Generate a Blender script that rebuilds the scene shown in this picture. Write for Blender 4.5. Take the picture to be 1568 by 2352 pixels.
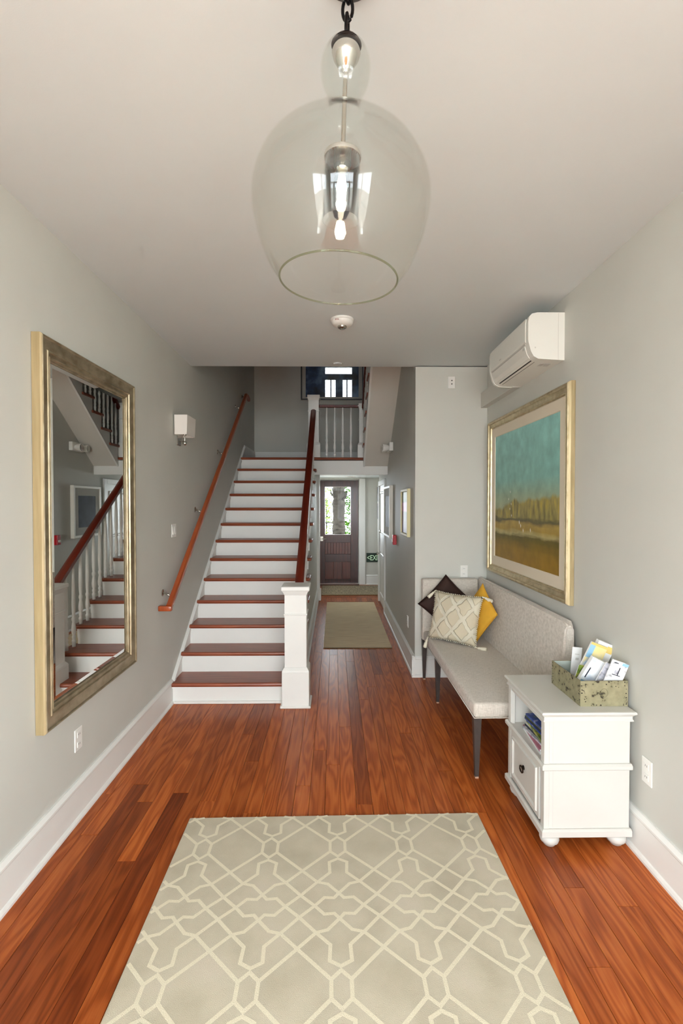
import bpy, bmesh, math, random
from mathutils import Vector, Matrix, Euler
random.seed(7)
for o in list(bpy.data.objects): bpy.data.objects.remove(o)
S = bpy.context.scene
COL = S.collection
PI = math.pi

# ------------------------------------------------------------------ camera
cd = bpy.data.cameras.new('camera'); cam = bpy.data.objects.new('camera', cd); COL.objects.link(cam)
cd.sensor_fit = 'HORIZONTAL'; cd.sensor_width = 36.0; cd.lens = 36.0 * 1130.0 / 1568.0
cd.clip_start = 0.02; cd.clip_end = 200
cam.location = (0, 0, 1.69)
cam.rotation_euler = (math.radians(90 - 1.06), 0, math.radians(-0.81))
S.camera = cam
# ------------------------------------------------------------------ daylight
W = bpy.data.worlds.new('sky'); S.world = W; W.use_nodes = True
bg = W.node_tree.nodes['Background']
bg.inputs[0].default_value = (0.90, 0.965, 1.03, 1); bg.inputs[1].default_value = 13.0
def area(name, loc, rot, sx, sy, power=0, portal=False, color=(1, 1, 1)):
    l = bpy.data.lights.new(name, 'AREA'); l.shape = 'RECTANGLE'; l.size = sx; l.size_y = sy
    l.energy = power; l.color = color
    if portal: l.cycles.is_portal = True
    o = bpy.data.objects.new(name, l); COL.objects.link(o); o.location = loc; o.rotation_euler = rot
    return o
area('added_side_window_portal', (-1.37, -2.25, 1.625), (0, -PI / 2, 0), 2.25, 2.5, 1, True)  # portals of the two side windows added for softer light
area('added_side_window_portal', (1.46, -2.25, 1.625), (0, PI / 2, 0), 2.25, 2.5, 1, True)
area('entry_daylight_portal', (0.045, -3.97, 1.80), (PI / 2, 0, 0), 2.5, 2.0, 1, True)
area('garden_door_portal', (0.067, 10.12, 1.53), (-PI / 2, 0, 0), .54, 1.0, 1, True)
area('added_vestibule_window_portal', (-.74, 9.4, 1.55), (0, -PI / 2, 0), .66, .56, 1, True)  # portal of the vestibule window added to brighten the hall
area('upper_window_portal', (0.15, -1.17, 6.08), (PI / 2, 0, 0), 1.06, 1.24, 1, True)
# ------------------------------------------------------------------ view
S.view_settings.view_transform = 'Standard'; S.view_settings.look = 'None'
S.view_settings.exposure = 0.68; S.view_settings.gamma = 1.0
S.view_settings.use_curve_mapping = False

# ================================================================== materials
def lin(c):
    return tuple(((v / 255) / 12.92 if v / 255 <= .04045 else ((v / 255 + .055) / 1.055) ** 2.4) for v in c) + (1,)
MATS = {}
class NT:
    def __init__(s, name):
        s.m = bpy.data.materials.new(name); s.m.use_nodes = True; s.t = s.m.node_tree
        s.b = s.t.nodes['Principled BSDF']; s.out = s.t.nodes['Material Output']; MATS[name] = s.m
    def n(s, typ, **kw):
        x = s.t.nodes.new(typ)
        for k, v in kw.items():
            if k.startswith('i_'):
                key = k[2:]; key = int(key) if key.isdigit() else key.replace('_', ' ')
                x.inputs[key].default_value = v
            else: setattr(x, k, v)
        return x
    def l(s, a, b): s.t.links.new(a, b)
    def ramp(s, stops, fac=None, interp='LINEAR'):
        r = s.n('ShaderNodeValToRGB'); cr = r.color_ramp; cr.interpolation = interp
        while len(cr.elements) > 1: cr.elements.remove(cr.elements[-1])
        cr.elements[0].position = stops[0][0]; cr.elements[0].color = stops[0][1]
        for p, c in stops[1:]:
            e = cr.elements.new(p); e.color = c
        if fac is not None: s.l(fac, r.inputs[0])
        return r
    def coords(s, kind='Object', scale=(1, 1, 1), loc=(0, 0, 0), rot=(0, 0, 0)):
        tc = s.n('ShaderNodeTexCoord'); mp = s.n('ShaderNodeMapping')
        mp.inputs['Scale'].default_value = scale; mp.inputs['Location'].default_value = loc; mp.inputs['Rotation'].default_value = rot
        s.l(tc.outputs[kind], mp.inputs[0]); return mp.outputs[0]
    def mix(s, fac, a, b, blend='MIX'):
        x = s.n('ShaderNodeMix', data_type='RGBA', blend_type=blend)
        for inp, v in ((x.inputs[0], fac), (x.inputs[6], a), (x.inputs[7], b)):
            if hasattr(v, 'is_output') or isinstance(v, bpy.types.NodeSocket): s.l(v, inp)
            else: inp.default_value = v
        return x.outputs[2]
    def math(s, op, a, b=None):
        x = s.n('ShaderNodeMath', operation=op)
        for i, v in enumerate((a, b)):
            if v is None: continue
            if isinstance(v, bpy.types.NodeSocket): s.l(v, x.inputs[i])
            else: x.inputs[i].default_value = v
        return x.outputs[0]
    def bump(s, h, strength=.2, dist=.01):
        x = s.n('ShaderNodeBump'); x.inputs['Strength'].default_value = strength; x.inputs['Distance'].default_value = dist
        s.l(h, x.inputs['Height']); s.l(x.outputs[0], s.b.inputs['Normal'])
    def color(s, c):
        if isinstance(c, bpy.types.NodeSocket): s.l(c, s.b.inputs['Base Color'])
        else: s.b.inputs['Base Color'].default_value = c
    def p(s, **kw):
        for k, v in kw.items(): s.b.inputs[k.replace('_', ' ')].default_value = v

def plain(name, rgb, rough=.5, metal=0, noise=0, nscale=20, bump=0, bscale=200, coat=0, spec=.5):
    t = NT(name); c = lin(rgb); t.p(Roughness=rough, Metallic=metal)
    t.b.inputs['Specular IOR Level'].default_value = spec
    if coat: t.b.inputs['Coat Weight'].default_value = coat; t.b.inputs['Coat Roughness'].default_value = .12
    if noise:
        nz = t.n('ShaderNodeTexNoise', i_Scale=nscale, i_Detail=4.0); t.l(t.coords(), nz.inputs['Vector'])
        d = tuple(max(0, v * (1 - noise)) for v in c[:3]) + (1,); b = tuple(min(1, v * (1 + noise)) for v in c[:3]) + (1,)
        t.color(t.ramp([(.3, d), (.7, b)], nz.outputs[0]).outputs[0])
    else: t.color(c)
    if bump:
        nz = t.n('ShaderNodeTexNoise', i_Scale=bscale, i_Detail=3.0); t.l(t.coords(), nz.inputs['Vector'])
        t.bump(nz.outputs[0], bump, .004)
    return t.m
plain('wall_paint', (206, 205, 197), .6, noise=.015, nscale=3, bump=.06, bscale=350, spec=.3)
plain('ceiling_paint', (221, 227, 228), .7, noise=.01, nscale=2, bump=.05, bscale=300, spec=.2)
plain('soffit_paint', (222, 217, 208), .7, noise=.01, nscale=2, bump=.05, bscale=300, spec=.2)
plain('trim_white', (234, 233, 228), .45, noise=.01, nscale=6)
plain('cabinet_white', (211, 209, 202), .38, noise=.012, nscale=5)
plain('plastic_white', (238, 236, 230), .35)
plain('plate_groove', (205, 203, 198), .5)
plain('slot_dark', (25, 25, 25), .6)
plain('black_metal', (30, 27, 27), .35, metal=.8)
plain('bronze', (44, 32, 24), .35, metal=.7)
plain('chrome', (215, 213, 208), .12, metal=1)
plain('nickel', (190, 186, 176), .25, metal=1)
plain('bench_leg', (66, 58, 54), .4, noise=.15, nscale=30)
plain('leg_glide', (190, 150, 125), .5)
plain('yellow_fabric', (226, 170, 52), .85, noise=.06, nscale=14, bump=.25, bscale=500)
plain('brown_fabric', (46, 19, 8), .75, noise=.15, nscale=25, bump=.2, bscale=400)
plain('cream_tassel', (226, 219, 198), .9, noise=.08, nscale=60, bump=.4, bscale=300)
plain('shade_fabric', (236, 230, 222), .8, bump=.1, bscale=600)
plain('ac_shell', (235, 234, 226), .35)
plain('ac_grille', (205, 203, 195), .4)
plain('alarm_red', (190, 24, 34), .35)
plain('mat_board', (226, 214, 192), .8, bump=.1, bscale=300)
plain('rug_edge', (206, 197, 165), .95)
plain('jute_edge', (150, 130, 100), .95)
plain('frame_black', (24, 20, 20), .4)
plain('frame_white', (236, 232, 220), .4)
plain('frame_cream', (226, 216, 168), .45)
plain('mat_grey', (190, 188, 180), .8)
plain('exit_board', (20, 48, 34), .5)
plain('concrete', (190, 184, 172), .9, noise=.12, nscale=2)
plain('leaf_green', (48, 78, 22), .6, noise=.35, nscale=9, spec=0)
plain('leaf_pale', (92, 110, 52), .6, noise=.3, nscale=8, spec=0)
plain('gap_dark', (40, 16, 8), .8)
plain('paper_white', (240, 240, 238), .7)
plain('smoke_text', (150, 90, 85), .7)

# emissive things
def emis(name, rgb, st):
    t = NT(name); e = t.n('ShaderNodeEmission'); e.inputs[0].default_value = lin(rgb); e.inputs[1].default_value = st
    t.l(e.outputs[0], t.out.inputs[0])
emis('filament', (255, 240, 214), 90.0)
emis('exit_glow', (196, 230, 190), .45)

# thin clear glass
def glass(name, tint, ior=1.45, rough=.0, edge=.7):
    t = NT(name); t.t.nodes.remove(t.b)
    tr = t.n('ShaderNodeBsdfTransparent'); tr.inputs[0].default_value = tint
    gl = t.n('ShaderNodeBsdfGlossy'); gl.inputs['Roughness'].default_value = rough; gl.inputs[0].default_value = (1, 1, 1, 1)
    lw = t.n('ShaderNodeLayerWeight'); lw.inputs['Blend'].default_value = .5
    f0 = ((ior - 1) / (ior + 1)) ** 2
    fr = t.math('MULTIPLY_ADD', t.math('POWER', lw.outputs['Facing'], 4.0), edge); fr.node.inputs[2].default_value = f0
    mx = t.n('ShaderNodeMixShader')
    t.l(fr, mx.inputs[0]); t.l(tr.outputs[0], mx.inputs[1]); t.l(gl.outputs[0], mx.inputs[2]); t.l(mx.outputs[0], t.out.inputs[0])
glass('lamp_glass', (.982, .984, .972, 1), 1.34, 0.0, .42)
glass('rim_glass', (.80, .82, .70, 1), 1.45, 0.0, .8)
glass('bulb_glass', (.99, .98, .95, 1), 1.15, 0.0, .15)
glass('window_glass', (.97, .98, .98, 1), 1.45)
glass('door_glass', (.97, .98, .98, 1), 1.1, 0.0, .5)

t = NT('mirror_glass'); t.color((.86, .87, .84, 1)); t.p(Metallic=1.0, Roughness=.005)

# floor boards: colour of each board from the object colour, long grain along Y
t = NT('floor_wood')
oi = t.n('ShaderNodeObjectInfo'); geo = t.n('ShaderNodeNewGeometry')
off = t.n('ShaderNodeVectorMath', operation='MULTIPLY_ADD')
cmb = t.n('ShaderNodeCombineXYZ')
t.l(oi.outputs['Random'], cmb.inputs[0]); t.l(oi.outputs['Random'], cmb.inputs[1]); t.l(oi.outputs['Random'], cmb.inputs[2])
off.inputs[1].default_value = (37, 53, 11)
t.l(cmb.outputs[0], off.inputs[0]); t.l(geo.outputs['Position'], off.inputs[2])
mp = t.n('ShaderNodeMapping'); mp.inputs['Scale'].default_value = (9, .9, 9); t.l(off.outputs[0], mp.inputs[0])
nz = t.n('ShaderNodeTexNoise', i_Scale=1.0, i_Detail=2.0); t.l(mp.outputs[0], nz.inputs['Vector'])
sc = t.math('MULTIPLY', nz.outputs[0], 60.0); sn = t.math('SINE', sc)
mp2 = t.n('ShaderNodeMapping'); mp2.inputs['Scale'].default_value = (140, 4, 140); t.l(off.outputs[0], mp2.inputs[0])
fine = t.n('ShaderNodeTexNoise', i_Scale=1.0, i_Detail=3.0); t.l(mp2.outputs[0], fine.inputs['Vector'])
g1 = t.math('MULTIPLY_ADD', sn, .28); g1.node.inputs[2].default_value = .5
g = t.math('ADD', t.math('MULTIPLY', g1, .55), t.math('MULTIPLY', fine.outputs[0], .5))
light = t.ramp([(.2, lin((140, 64, 22))), (.5, lin((182, 92, 38))), (.85, lin((210, 120, 58)))], g)
dark = t.ramp([(.2, lin((90, 36, 13))), (.5, lin((116, 50, 19))), (.85, lin((136, 62, 26)))], g)
sp = t.n('ShaderNodeSeparateColor'); t.l(oi.outputs['Color'], sp.inputs[0])
t.color(t.mix(sp.outputs[0], light.outputs[0], dark.outputs[0]))
t.p(Roughness=.34); t.b.inputs['Specular IOR Level'].default_value = .2; t.b.inputs['Coat Weight'].default_value = .07; t.b.inputs['Coat Roughness'].default_value = .2
t.bump(g, .05, .002)

def wood(name, a, b, scale=(3, 40, 40), rough=.3, coat=.4):
    t = NT(name); v = t.coords('Object', scale)
    nz = t.n('ShaderNodeTexNoise', i_Scale=1.0, i_Detail=4.0); t.l(v, nz.inputs['Vector'])
    t.color(t.ramp([(.3, lin(a)), (.7, lin(b))], nz.outputs[0]).outputs[0])
    t.p(Roughness=rough); t.b.inputs['Coat Weight'].default_value = coat; t.b.inputs['Coat Roughness'].default_value = .15
wood('tread_wood', (120, 54, 32), (156, 80, 48), (3, 50, 50), .36, .12)
wood('rail_wood', (84, 24, 12), (110, 36, 18), (40, 3, 3))
wood('wallrail_wood', (152, 62, 22), (180, 84, 34), (40, 3, 3))
wood('door_wood', (48, 20, 13), (76, 32, 20), (60, 60, 3), .35, .3)
wood('door_panel_wood', (72, 28, 14), (102, 42, 22), (60, 60, 3), .35, .3)
wood('threshold_wood', (80, 44, 30), (104, 60, 40), (3, 40, 40))

# brushed champagne frame
def frame_mat(name, a, b, metal, rough, scale):
    t = NT(name); v = t.coords('Object', scale)
    nz = t.n('ShaderNodeTexNoise', i_Scale=1.0, i_Detail=5.0); t.l(v, nz.inputs['Vector'])
    t.color(t.ramp([(.35, lin(a)), (.65, lin(b))], nz.outputs[0]).outputs[0])
    t.p(Roughness=rough, Metallic=metal); t.bump(nz.outputs[0], .12, .001)
frame_mat('mirror_frame', (150, 136, 108), (186, 172, 144), .75, .34, (60, 12, 12))
frame_mat('mirror_frame_side', (160, 140, 100), (174, 154, 114), .15, .5, (60, 40, 4))
frame_mat('painting_frame', (176, 160, 124), (206, 192, 158), .7, .32, (50, 20, 20))
frame_mat('painting_frame_gold', (166, 148, 108), (186, 168, 128), .3, .42, (50, 40, 6))

# linen
t = NT('linen'); v = t.coords('Object', (1, 1, 1))
w1 = t.n('ShaderNodeTexNoise', i_Scale=1.0, i_Detail=3.0); m1 = t.n('ShaderNodeMapping'); m1.inputs['Scale'].default_value = (420, 40, 40); t.l(v, m1.inputs[0]); t.l(m1.outputs[0], w1.inputs['Vector'])
w2 = t.n('ShaderNodeTexNoise', i_Scale=1.0, i_Detail=3.0); m2 = t.n('ShaderNodeMapping'); m2.inputs['Scale'].default_value = (40, 420, 420); t.l(v, m2.inputs[0]); t.l(m2.outputs[0], w2.inputs['Vector'])
wv = t.math('MULTIPLY', t.math('ADD', w1.outputs[0], w2.outputs[0]), .5)
t.color(t.ramp([(.35, lin((182, 172, 160))), (.5, lin((207, 198, 186))), (.65, lin((222, 213, 202)))], wv).outputs[0])
t.p(Roughness=.9); t.b.inputs['Sheen Weight'].default_value = .2; t.bump(wv, .35, .002)

# rug
t = NT('rug_pile'); nz = t.n('ShaderNodeTexNoise', i_Scale=5.0, i_Detail=5.0); t.l(t.coords(), nz.inputs['Vector'])
t.color(t.ramp([(.3, lin((188, 178, 156))), (.55, lin((203, 193, 171))), (.8, lin((210, 198, 180)))], nz.outputs[0]).outputs[0])
n2 = t.n('ShaderNodeTexNoise', i_Scale=420.0, i_Detail=2.0); t.l(t.coords(), n2.inputs['Vector']); t.bump(n2.outputs[0], .5, .004); t.p(Roughness=1.0)
t = NT('rug_line'); n2 = t.n('ShaderNodeTexNoise', i_Scale=420.0, i_Detail=2.0); t.l(t.coords(), n2.inputs['Vector'])
t.color(t.ramp([(.3, lin((222, 213, 188))), (.7, lin((232, 223, 200)))], n2.outputs[0]).outputs[0]); t.bump(n2.outputs[0], .5, .004); t.p(Roughness=1.0)
# jute runner : horizontal slubs
t = NT('jute'); nz = t.n('ShaderNodeTexNoise', i_Scale=1.0, i_Detail=4.0); t.l(t.coords('Object', (4, 90, 1)), nz.inputs['Vector'])
t.color(t.ramp([(.3, lin((212, 188, 150))), (.5, lin((238, 215, 178))), (.7, lin((248, 230, 198)))], nz.outputs[0]).outputs[0]); t.p(Roughness=.95); t.bump(nz.outputs[0], .5, .004)
t = NT('door_mat'); nz = t.n('ShaderNodeTexNoise', i_Scale=1.0, i_Detail=4.0); t.l(t.coords('Object', (70, 5, 1)), nz.inputs['Vector'])
t.color(t.ramp([(.35, lin((112, 98, 78))), (.65, lin((160, 144, 118)))], nz.outputs[0]).outputs[0]); t.p(Roughness=.95); t.bump(nz.outputs[0], .4, .004)

# white cushion : diamond lattice in tufted cream over beige (UV)
t = NT('lattice_cushion'); tc = t.n('ShaderNodeTexCoord'); sep = t.n('ShaderNodeSeparateXYZ'); t.l(tc.outputs['UV'], sep.inputs[0])
dn = t.n('ShaderNodeTexNoise', i_Scale=7.0, i_Detail=2.0); t.l(tc.outputs['UV'], dn.inputs['Vector'])
wob = t.math('MULTIPLY', t.math('SUBTRACT', dn.outputs[0], .5), .28)
def band(a):
    a = t.math('ADD', a, wob); fr = t.math('FRACT', a); return t.math('ABSOLUTE', t.math('SUBTRACT', fr, .5))
a = t.math('ADD', t.math('MULTIPLY', sep.outputs[0], 2.7), t.math('MULTIPLY', sep.outputs[1], 2.0))
b = t.math('ADD', t.math('SUBTRACT', t.math('MULTIPLY', sep.outputs[0], 2.7), t.math('MULTIPLY', sep.outputs[1], 2.0)), 4.0)
mxm = t.math('MAXIMUM', band(a), band(b))
msk = t.ramp([(.36, (0, 0, 0, 1)), (.40, (1, 1, 1, 1))], mxm)
t.color(t.mix(msk.outputs[0], lin((212, 200, 174)), lin((234, 226, 204))))
n2 = t.n('ShaderNodeTexNoise', i_Scale=160.0, i_Detail=3.0); t.l(tc.outputs['UV'], n2.inputs['Vector'])
t.bump(t.math('ADD', t.math('MULTIPLY', msk.outputs[0], 1.0), t.math('MULTIPLY', n2.outputs[0], t.math('ADD', t.math('MULTIPLY', msk.outputs[0], .6), .12))), .8, .008); t.p(Roughness=.95)

# crackled green metal box
t = NT('aged_box'); nz = t.n('ShaderNodeTexNoise', i_Scale=34.0, i_Detail=4.0); t.l(t.coords('Object'), nz.inputs['Vector'])
nb = t.n('ShaderNodeTexNoise', i_Scale=5.0, i_Detail=2.0); t.l(t.coords('Object'), nb.inputs['Vector'])
s_ = t.math('ADD', nz.outputs[0], t.math('MULTIPLY', nb.outputs[0], .35))
t.color(t.ramp([(.48, lin((44, 38, 26))), (.52, lin((92, 86, 60))), (.56, lin((138, 132, 102))), (.9, lin((158, 150, 118)))], s_).outputs[0]); t.p(Roughness=.55)
plain('box_inside', (176, 186, 178), .5)
plain('box_scratch', (46, 38, 26), .6)
plain('box_emblem', (120, 114, 86), .6)

# painting : sky, tree line, marsh (object Z runs up the canvas)
t = NT('landscape'); v = t.coords('Object'); sep = t.n('ShaderNodeSeparateXYZ'); t.l(v, sep.inputs[0])
n1 = t.n('ShaderNodeTexNoise', i_Scale=3.0, i_Detail=6.0); t.l(v, n1.inputs['Vector'])
n3 = t.n('ShaderNodeTexNoise', i_Scale=1.0, i_Detail=5.0); m3 = t.n('ShaderNodeMapping'); m3.inputs['Scale'].default_value = (3, 22, 7); t.l(v, m3.inputs[0]); t.l(m3.outputs[0], n3.inputs['Vector'])
z_ = t.math('DIVIDE', t.math('ADD', sep.outputs[2], t.math('MULTIPLY', t.math('SUBTRACT', n1.outputs[0], .5), .07)), 1.07)
sky = t.ramp([(.36, lin((176, 178, 138))), (.5, lin((156, 178, 152))), (.62, lin((138, 188, 178))), (1, lin((148, 202, 196)))], z_)
ny = t.n('ShaderNodeTexNoise', i_Scale=1.0, i_Detail=4.0); my_ = t.n('ShaderNodeMapping'); my_.inputs['Scale'].default_value = (1, 4.5, .8); t.l(v, my_.inputs[0]); t.l(my_.outputs[0], ny.inputs['Vector'])
crest = t.math('ADD', t.math('ADD', t.math('MULTIPLY', ny.outputs[0], .16), .37), t.math('MULTIPLY', sep.outputs[1], -.07))
tm = t.ramp([(.46, (0, 0, 0, 1)), (.54, (1, 1, 1, 1))], t.math('ADD', t.math('MULTIPLY', t.math('SUBTRACT', crest, z_), 3.0), .5))
treec = t.ramp([(.32, lin((112, 104, 60))), (.5, lin((156, 144, 84))), (.68, lin((186, 164, 72)))], n3.outputs[0])
body = t.mix(tm.outputs[0], sky.outputs[0], treec.outputs[0])
ns = t.n('ShaderNodeTexNoise', i_Scale=1.0, i_Detail=5.0); ms = t.n('ShaderNodeMapping'); ms.inputs['Scale'].default_value = (1, 2.2, 16); t.l(v, ms.inputs[0]); t.l(ms.outputs[0], ns.inputs['Vector'])
zg = t.math('ADD', z_, t.math('MULTIPLY', t.math('SUBTRACT', ns.outputs[0], .5), .09))
grd = t.ramp([(0, lin((150, 114, 26))), (.10, lin((148, 116, 30))), (.17, lin((112, 96, 28))), (.205, lin((104, 92, 34))), (.225, lin((184, 172, 116))), (.25, lin((172, 144, 62))), (.29, lin((178, 152, 78))), (.315, lin((98, 92, 62))), (.34, lin((120, 112, 66)))], zg)
gm = t.ramp([(.47, (0, 0, 0, 1)), (.53, (1, 1, 1, 1))], t.math('ADD', t.math('MULTIPLY', t.math('SUBTRACT', .335, zg), 4.0), .5))
full = t.mix(gm.outputs[0], body, grd.outputs[0])
n4 = t.n('ShaderNodeTexNoise', i_Scale=9.0, i_Detail=8.0); t.l(v, n4.inputs['Vector'])
t.color(t.mix(.45, full, t.mix(1.0, full, t.ramp([(.3, (.6, .6, .6, 1)), (.7, (1.4, 1.4, 1.35, 1))], n4.outputs[0]).outputs[0], 'MULTIPLY')))
t.p(Roughness=.55); t.bump(n4.outputs[0], .25, .003)
plain('bird_white', (236, 234, 224), .6)
# dark blue print behind glass
t = NT('blue_print'); n1 = t.n('ShaderNodeTexNoise', i_Scale=4.0, i_Detail=6.0); t.l(t.coords('Object'), n1.inputs['Vector'])
t.color(t.ramp([(.35, lin((14, 20, 36))), (.5, lin((44, 70, 110))), (.68, lin((120, 150, 190)))], n1.outputs[0]).outputs[0]); t.p(Roughness=.6)
t.b.inputs['Coat Weight'].default_value = 1.0; t.b.inputs['Coat Roughness'].default_value = .0; t.b.inputs['Coat IOR'].default_value = 1.75
t = NT('dark_print'); n1 = t.n('ShaderNodeTexNoise', i_Scale=5.0, i_Detail=5.0); t.l(t.coords('Object'), n1.inputs['Vector'])
t.color(t.ramp([(.4, lin((20, 22, 28))), (.7, lin((40, 50, 66)))], n1.outputs[0]).outputs[0]); t.p(Roughness=.6); t.b.inputs['Specular IOR Level'].default_value = .15
t = NT('pastel_print'); sep = t.n('ShaderNodeSeparateXYZ'); v = t.coords('Object'); t.l(v, sep.inputs[0])
n1 = t.n('ShaderNodeTexNoise', i_Scale=9.0, i_Detail=3.0); t.l(v, n1.inputs['Vector'])
t.color(t.ramp([(0, lin((176, 168, 214))), (.3, lin((172, 160, 176))), (.48, lin((150, 132, 150))), (.52, lin((240, 176, 214))), (.70, lin((240, 186, 220))), (.74, lin((150, 166, 150))), (1, lin((206, 222, 186)))],
               t.math('ADD', t.math('DIVIDE', sep.outputs[2], .46), t.math('MULTIPLY', t.math('SUBTRACT', n1.outputs[0], .5), .08))).outputs[0]); t.p(Roughness=.4)
# palm trunk
t = NT('palm_bark'); v = t.coords('Object', (1, 1, 1)); wv = t.n('ShaderNodeTexNoise', i_Scale=1.0, i_Detail=5.0); m3 = t.n('ShaderNodeMapping'); m3.inputs['Scale'].default_value = (6, 6, 14); t.l(v, m3.inputs[0]); t.l(m3.outputs[0], wv.inputs['Vector'])
t.color(t.ramp([(.3, lin((24, 22, 20))), (.7, lin((52, 49, 45)))], wv.outputs[0]).outputs[0]); t.p(Roughness=.95); t.b.inputs['Specular IOR Level'].default_value = 0; t.bump(wv.outputs[0], .5, .02)
# printed papers
def cover(name, cols, sc):
    t = NT(name); n1 = t.n('ShaderNodeTexNoise', i_Scale=sc, i_Detail=2.0); t.l(t.coords('Object'), n1.inputs['Vector'])
    st = [(.3 + .4 * i / max(1, len(cols) - 1), lin(c)) for i, c in enumerate(cols)]
    t.color(t.ramp(st, n1.outputs[0]).outputs[0]); t.p(Roughness=.35)
cover('cover_blue', [(120, 136, 70), (40, 66, 150), (60, 92, 180), (220, 226, 236)], 16)
cover('cover_green', [(50, 66, 36), (120, 140, 60), (196, 190, 90)], 22)
cover('cover_pale', [(196, 214, 236), (236, 238, 240), (240, 240, 238)], 14)
cover('cover_map', [(160, 196, 240), (240, 222, 160), (244, 214, 130)], 9)
cover('cover_sketch', [(90, 90, 96), (226, 228, 230), (238, 238, 240), (244, 244, 244)], 20)
cover('cover_grey', [(110, 110, 120), (190, 190, 200), (224, 224, 230)], 40)
plain('ink_dark', (40, 46, 60), .5)
plain('ink_blue', (150, 196, 226), .5)
plain('ink_yellow', (238, 206, 120), .5)
plain('magenta_spine', (190, 120, 140), .5)

# ================================================================== mesh helpers
WO = {}
def worigin(o): return WO.get(o.name, Vector((0, 0, 0)))
def M_(m): return MATS[m] if isinstance(m, str) else m
def meshobj(name, bm, mat, parent=None, smooth=False, origin=None, autosmooth=None):
    """bm in world coordinates; becomes one object whose origin is the parent's origin / given origin / base centre"""
    bmesh.ops.recalc_face_normals(bm, faces=bm.faces)
    if parent is not None and origin is None: org = worigin(parent)
    elif origin is not None: org = Vector(origin)
    else:
        xs = [v.co for v in bm.verts]
        org = Vector(((min(v.x for v in xs) + max(v.x for v in xs)) / 2, (min(v.y for v in xs) + max(v.y for v in xs)) / 2, min(v.z for v in xs)))
    bmesh.ops.translate(bm, verts=bm.verts, vec=-org)
    me = bpy.data.meshes.new(name); bm.to_mesh(me); bm.free()
    for mm in (mat if isinstance(mat, (list, tuple)) else [mat]): me.materials.append(M_(mm))
    if smooth:
        for p in me.polygons: p.use_smooth = True
    if autosmooth:
        for p in me.polygons: p.use_smooth = True
        try: me.set_sharp_from_angle(angle=math.radians(autosmooth))
        except Exception: pass
    o = bpy.data.objects.new(name, me); COL.objects.link(o)
    if parent is not None:
        o.parent = parent; o.location = org - worigin(parent)
    else: o.location = org
    WO[o.name] = org
    return o
def tag(o, label, cat, group=None):
    o['label'] = label; o['category'] = cat
    if group: o['group'] = group
    return o
def struct(o, label=None, cat=None):
    o['kind'] = 'structure'
    if label: o['label'] = label
    if cat: o['category'] = cat
    return o
def thing(name, loc, label, cat, group=None, rot=None):
    e = bpy.data.objects.new(name, None); COL.objects.link(e); e.location = loc; e.empty_display_size = .1
    WO[e.name] = Vector(loc); tag(e, label, cat, group); return e
def bx(bm, x0, x1, y0, y1, z0, z1, bev=0, seg=1):
    r = bmesh.ops.create_cube(bm, size=1)
    vs = r['verts']
    bmesh.ops.scale(bm, verts=vs, vec=(abs(x1 - x0), abs(y1 - y0), abs(z1 - z0)))
    bmesh.ops.translate(bm, verts=vs, vec=((x0 + x1) / 2, (y0 + y1) / 2, (z0 + z1) / 2))
    if bev:
        es = list({e for v in vs for e in v.link_edges})
        bmesh.ops.bevel(bm, geom=es, offset=bev, segments=seg, affect='EDGES', profile=.5)
    return bm
def box(name, x0, x1, y0, y1, z0, z1, mat, parent=None, bev=0, seg=1, smooth=False, origin=None):
    bm = bmesh.new(); bx(bm, x0, x1, y0, y1, z0, z1, bev, seg)
    return meshobj(name, bm, mat, parent, origin=origin, autosmooth=40 if smooth else None)
def addprism(bm, pts, axis, a0, a1):
    """pts 2D; axis 'x': (y,z) ; 'y': (x,z) ; 'z': (x,y)"""
    def mk(p, a):
        return {'x': (a, p[0], p[1]), 'y': (p[0], a, p[1]), 'z': (p[0], p[1], a)}[axis]
    A = [bm.verts.new(mk(p, a0)) for p in pts]; B = [bm.verts.new(mk(p, a1)) for p in pts]
    bm.faces.new(A); bm.faces.new(B[::-1]); n = len(pts)
    for i in range(n): bm.faces.new((A[i], B[i], B[(i + 1) % n], A[(i + 1) % n]))
    return bm
def prism(name, pts, axis, a0, a1, mat, parent=None, bev=0, seg=2, smooth=None, origin=None):
    bm = bmesh.new(); addprism(bm, pts, axis, a0, a1)
    if bev: bmesh.ops.bevel(bm, geom=list(bm.edges), offset=bev, segments=seg, affect='EDGES', profile=.5)
    return meshobj(name, bm, mat, parent, autosmooth=smooth, origin=origin)
def addlathe(bm, prof, c, seg=24, closed=False, axis='z'):
    rings = []
    for r, z in prof:
        ring = []
        if r < 1e-5: 
            p = {'z': (c[0], c[1], c[2] + z), 'y': (c[0], c[1] + z, c[2]), 'x': (c[0] + z, c[1], c[2])}[axis]
            rings.append([bm.verts.new(p)]); continue
        for i in range(seg):
            a = 2 * PI * i / seg; u, v = r * math.cos(a), r * math.sin(a)
            p = {'z': (c[0] + u, c[1] + v, c[2] + z), 'y': (c[0] + u, c[1] + z, c[2] + v), 'x': (c[0] + z, c[1] + u, c[2] + v)}[axis]
            ring.append(bm.verts.new(p))
        rings.append(ring)
    prs = list(zip(rings, rings[1:])) + ([(rings[-1], rings[0])] if closed else [])
    for A, B in prs:
        if len(A) == 1 and len(B) == 1: continue
        for i in range(seg):
            j = (i + 1) % seg
            if len(A) == 1: bm.faces.new((A[0], B[i], B[j]))
            elif len(B) == 1: bm.faces.new((A[i], A[j], B[0]))
            else: bm.faces.new((A[i], A[j], B[j], B[i]))
    if not closed:
        for R in (rings[0], rings[-1]):
            if len(R) > 2: bm.faces.new(R)
    return bm
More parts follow.
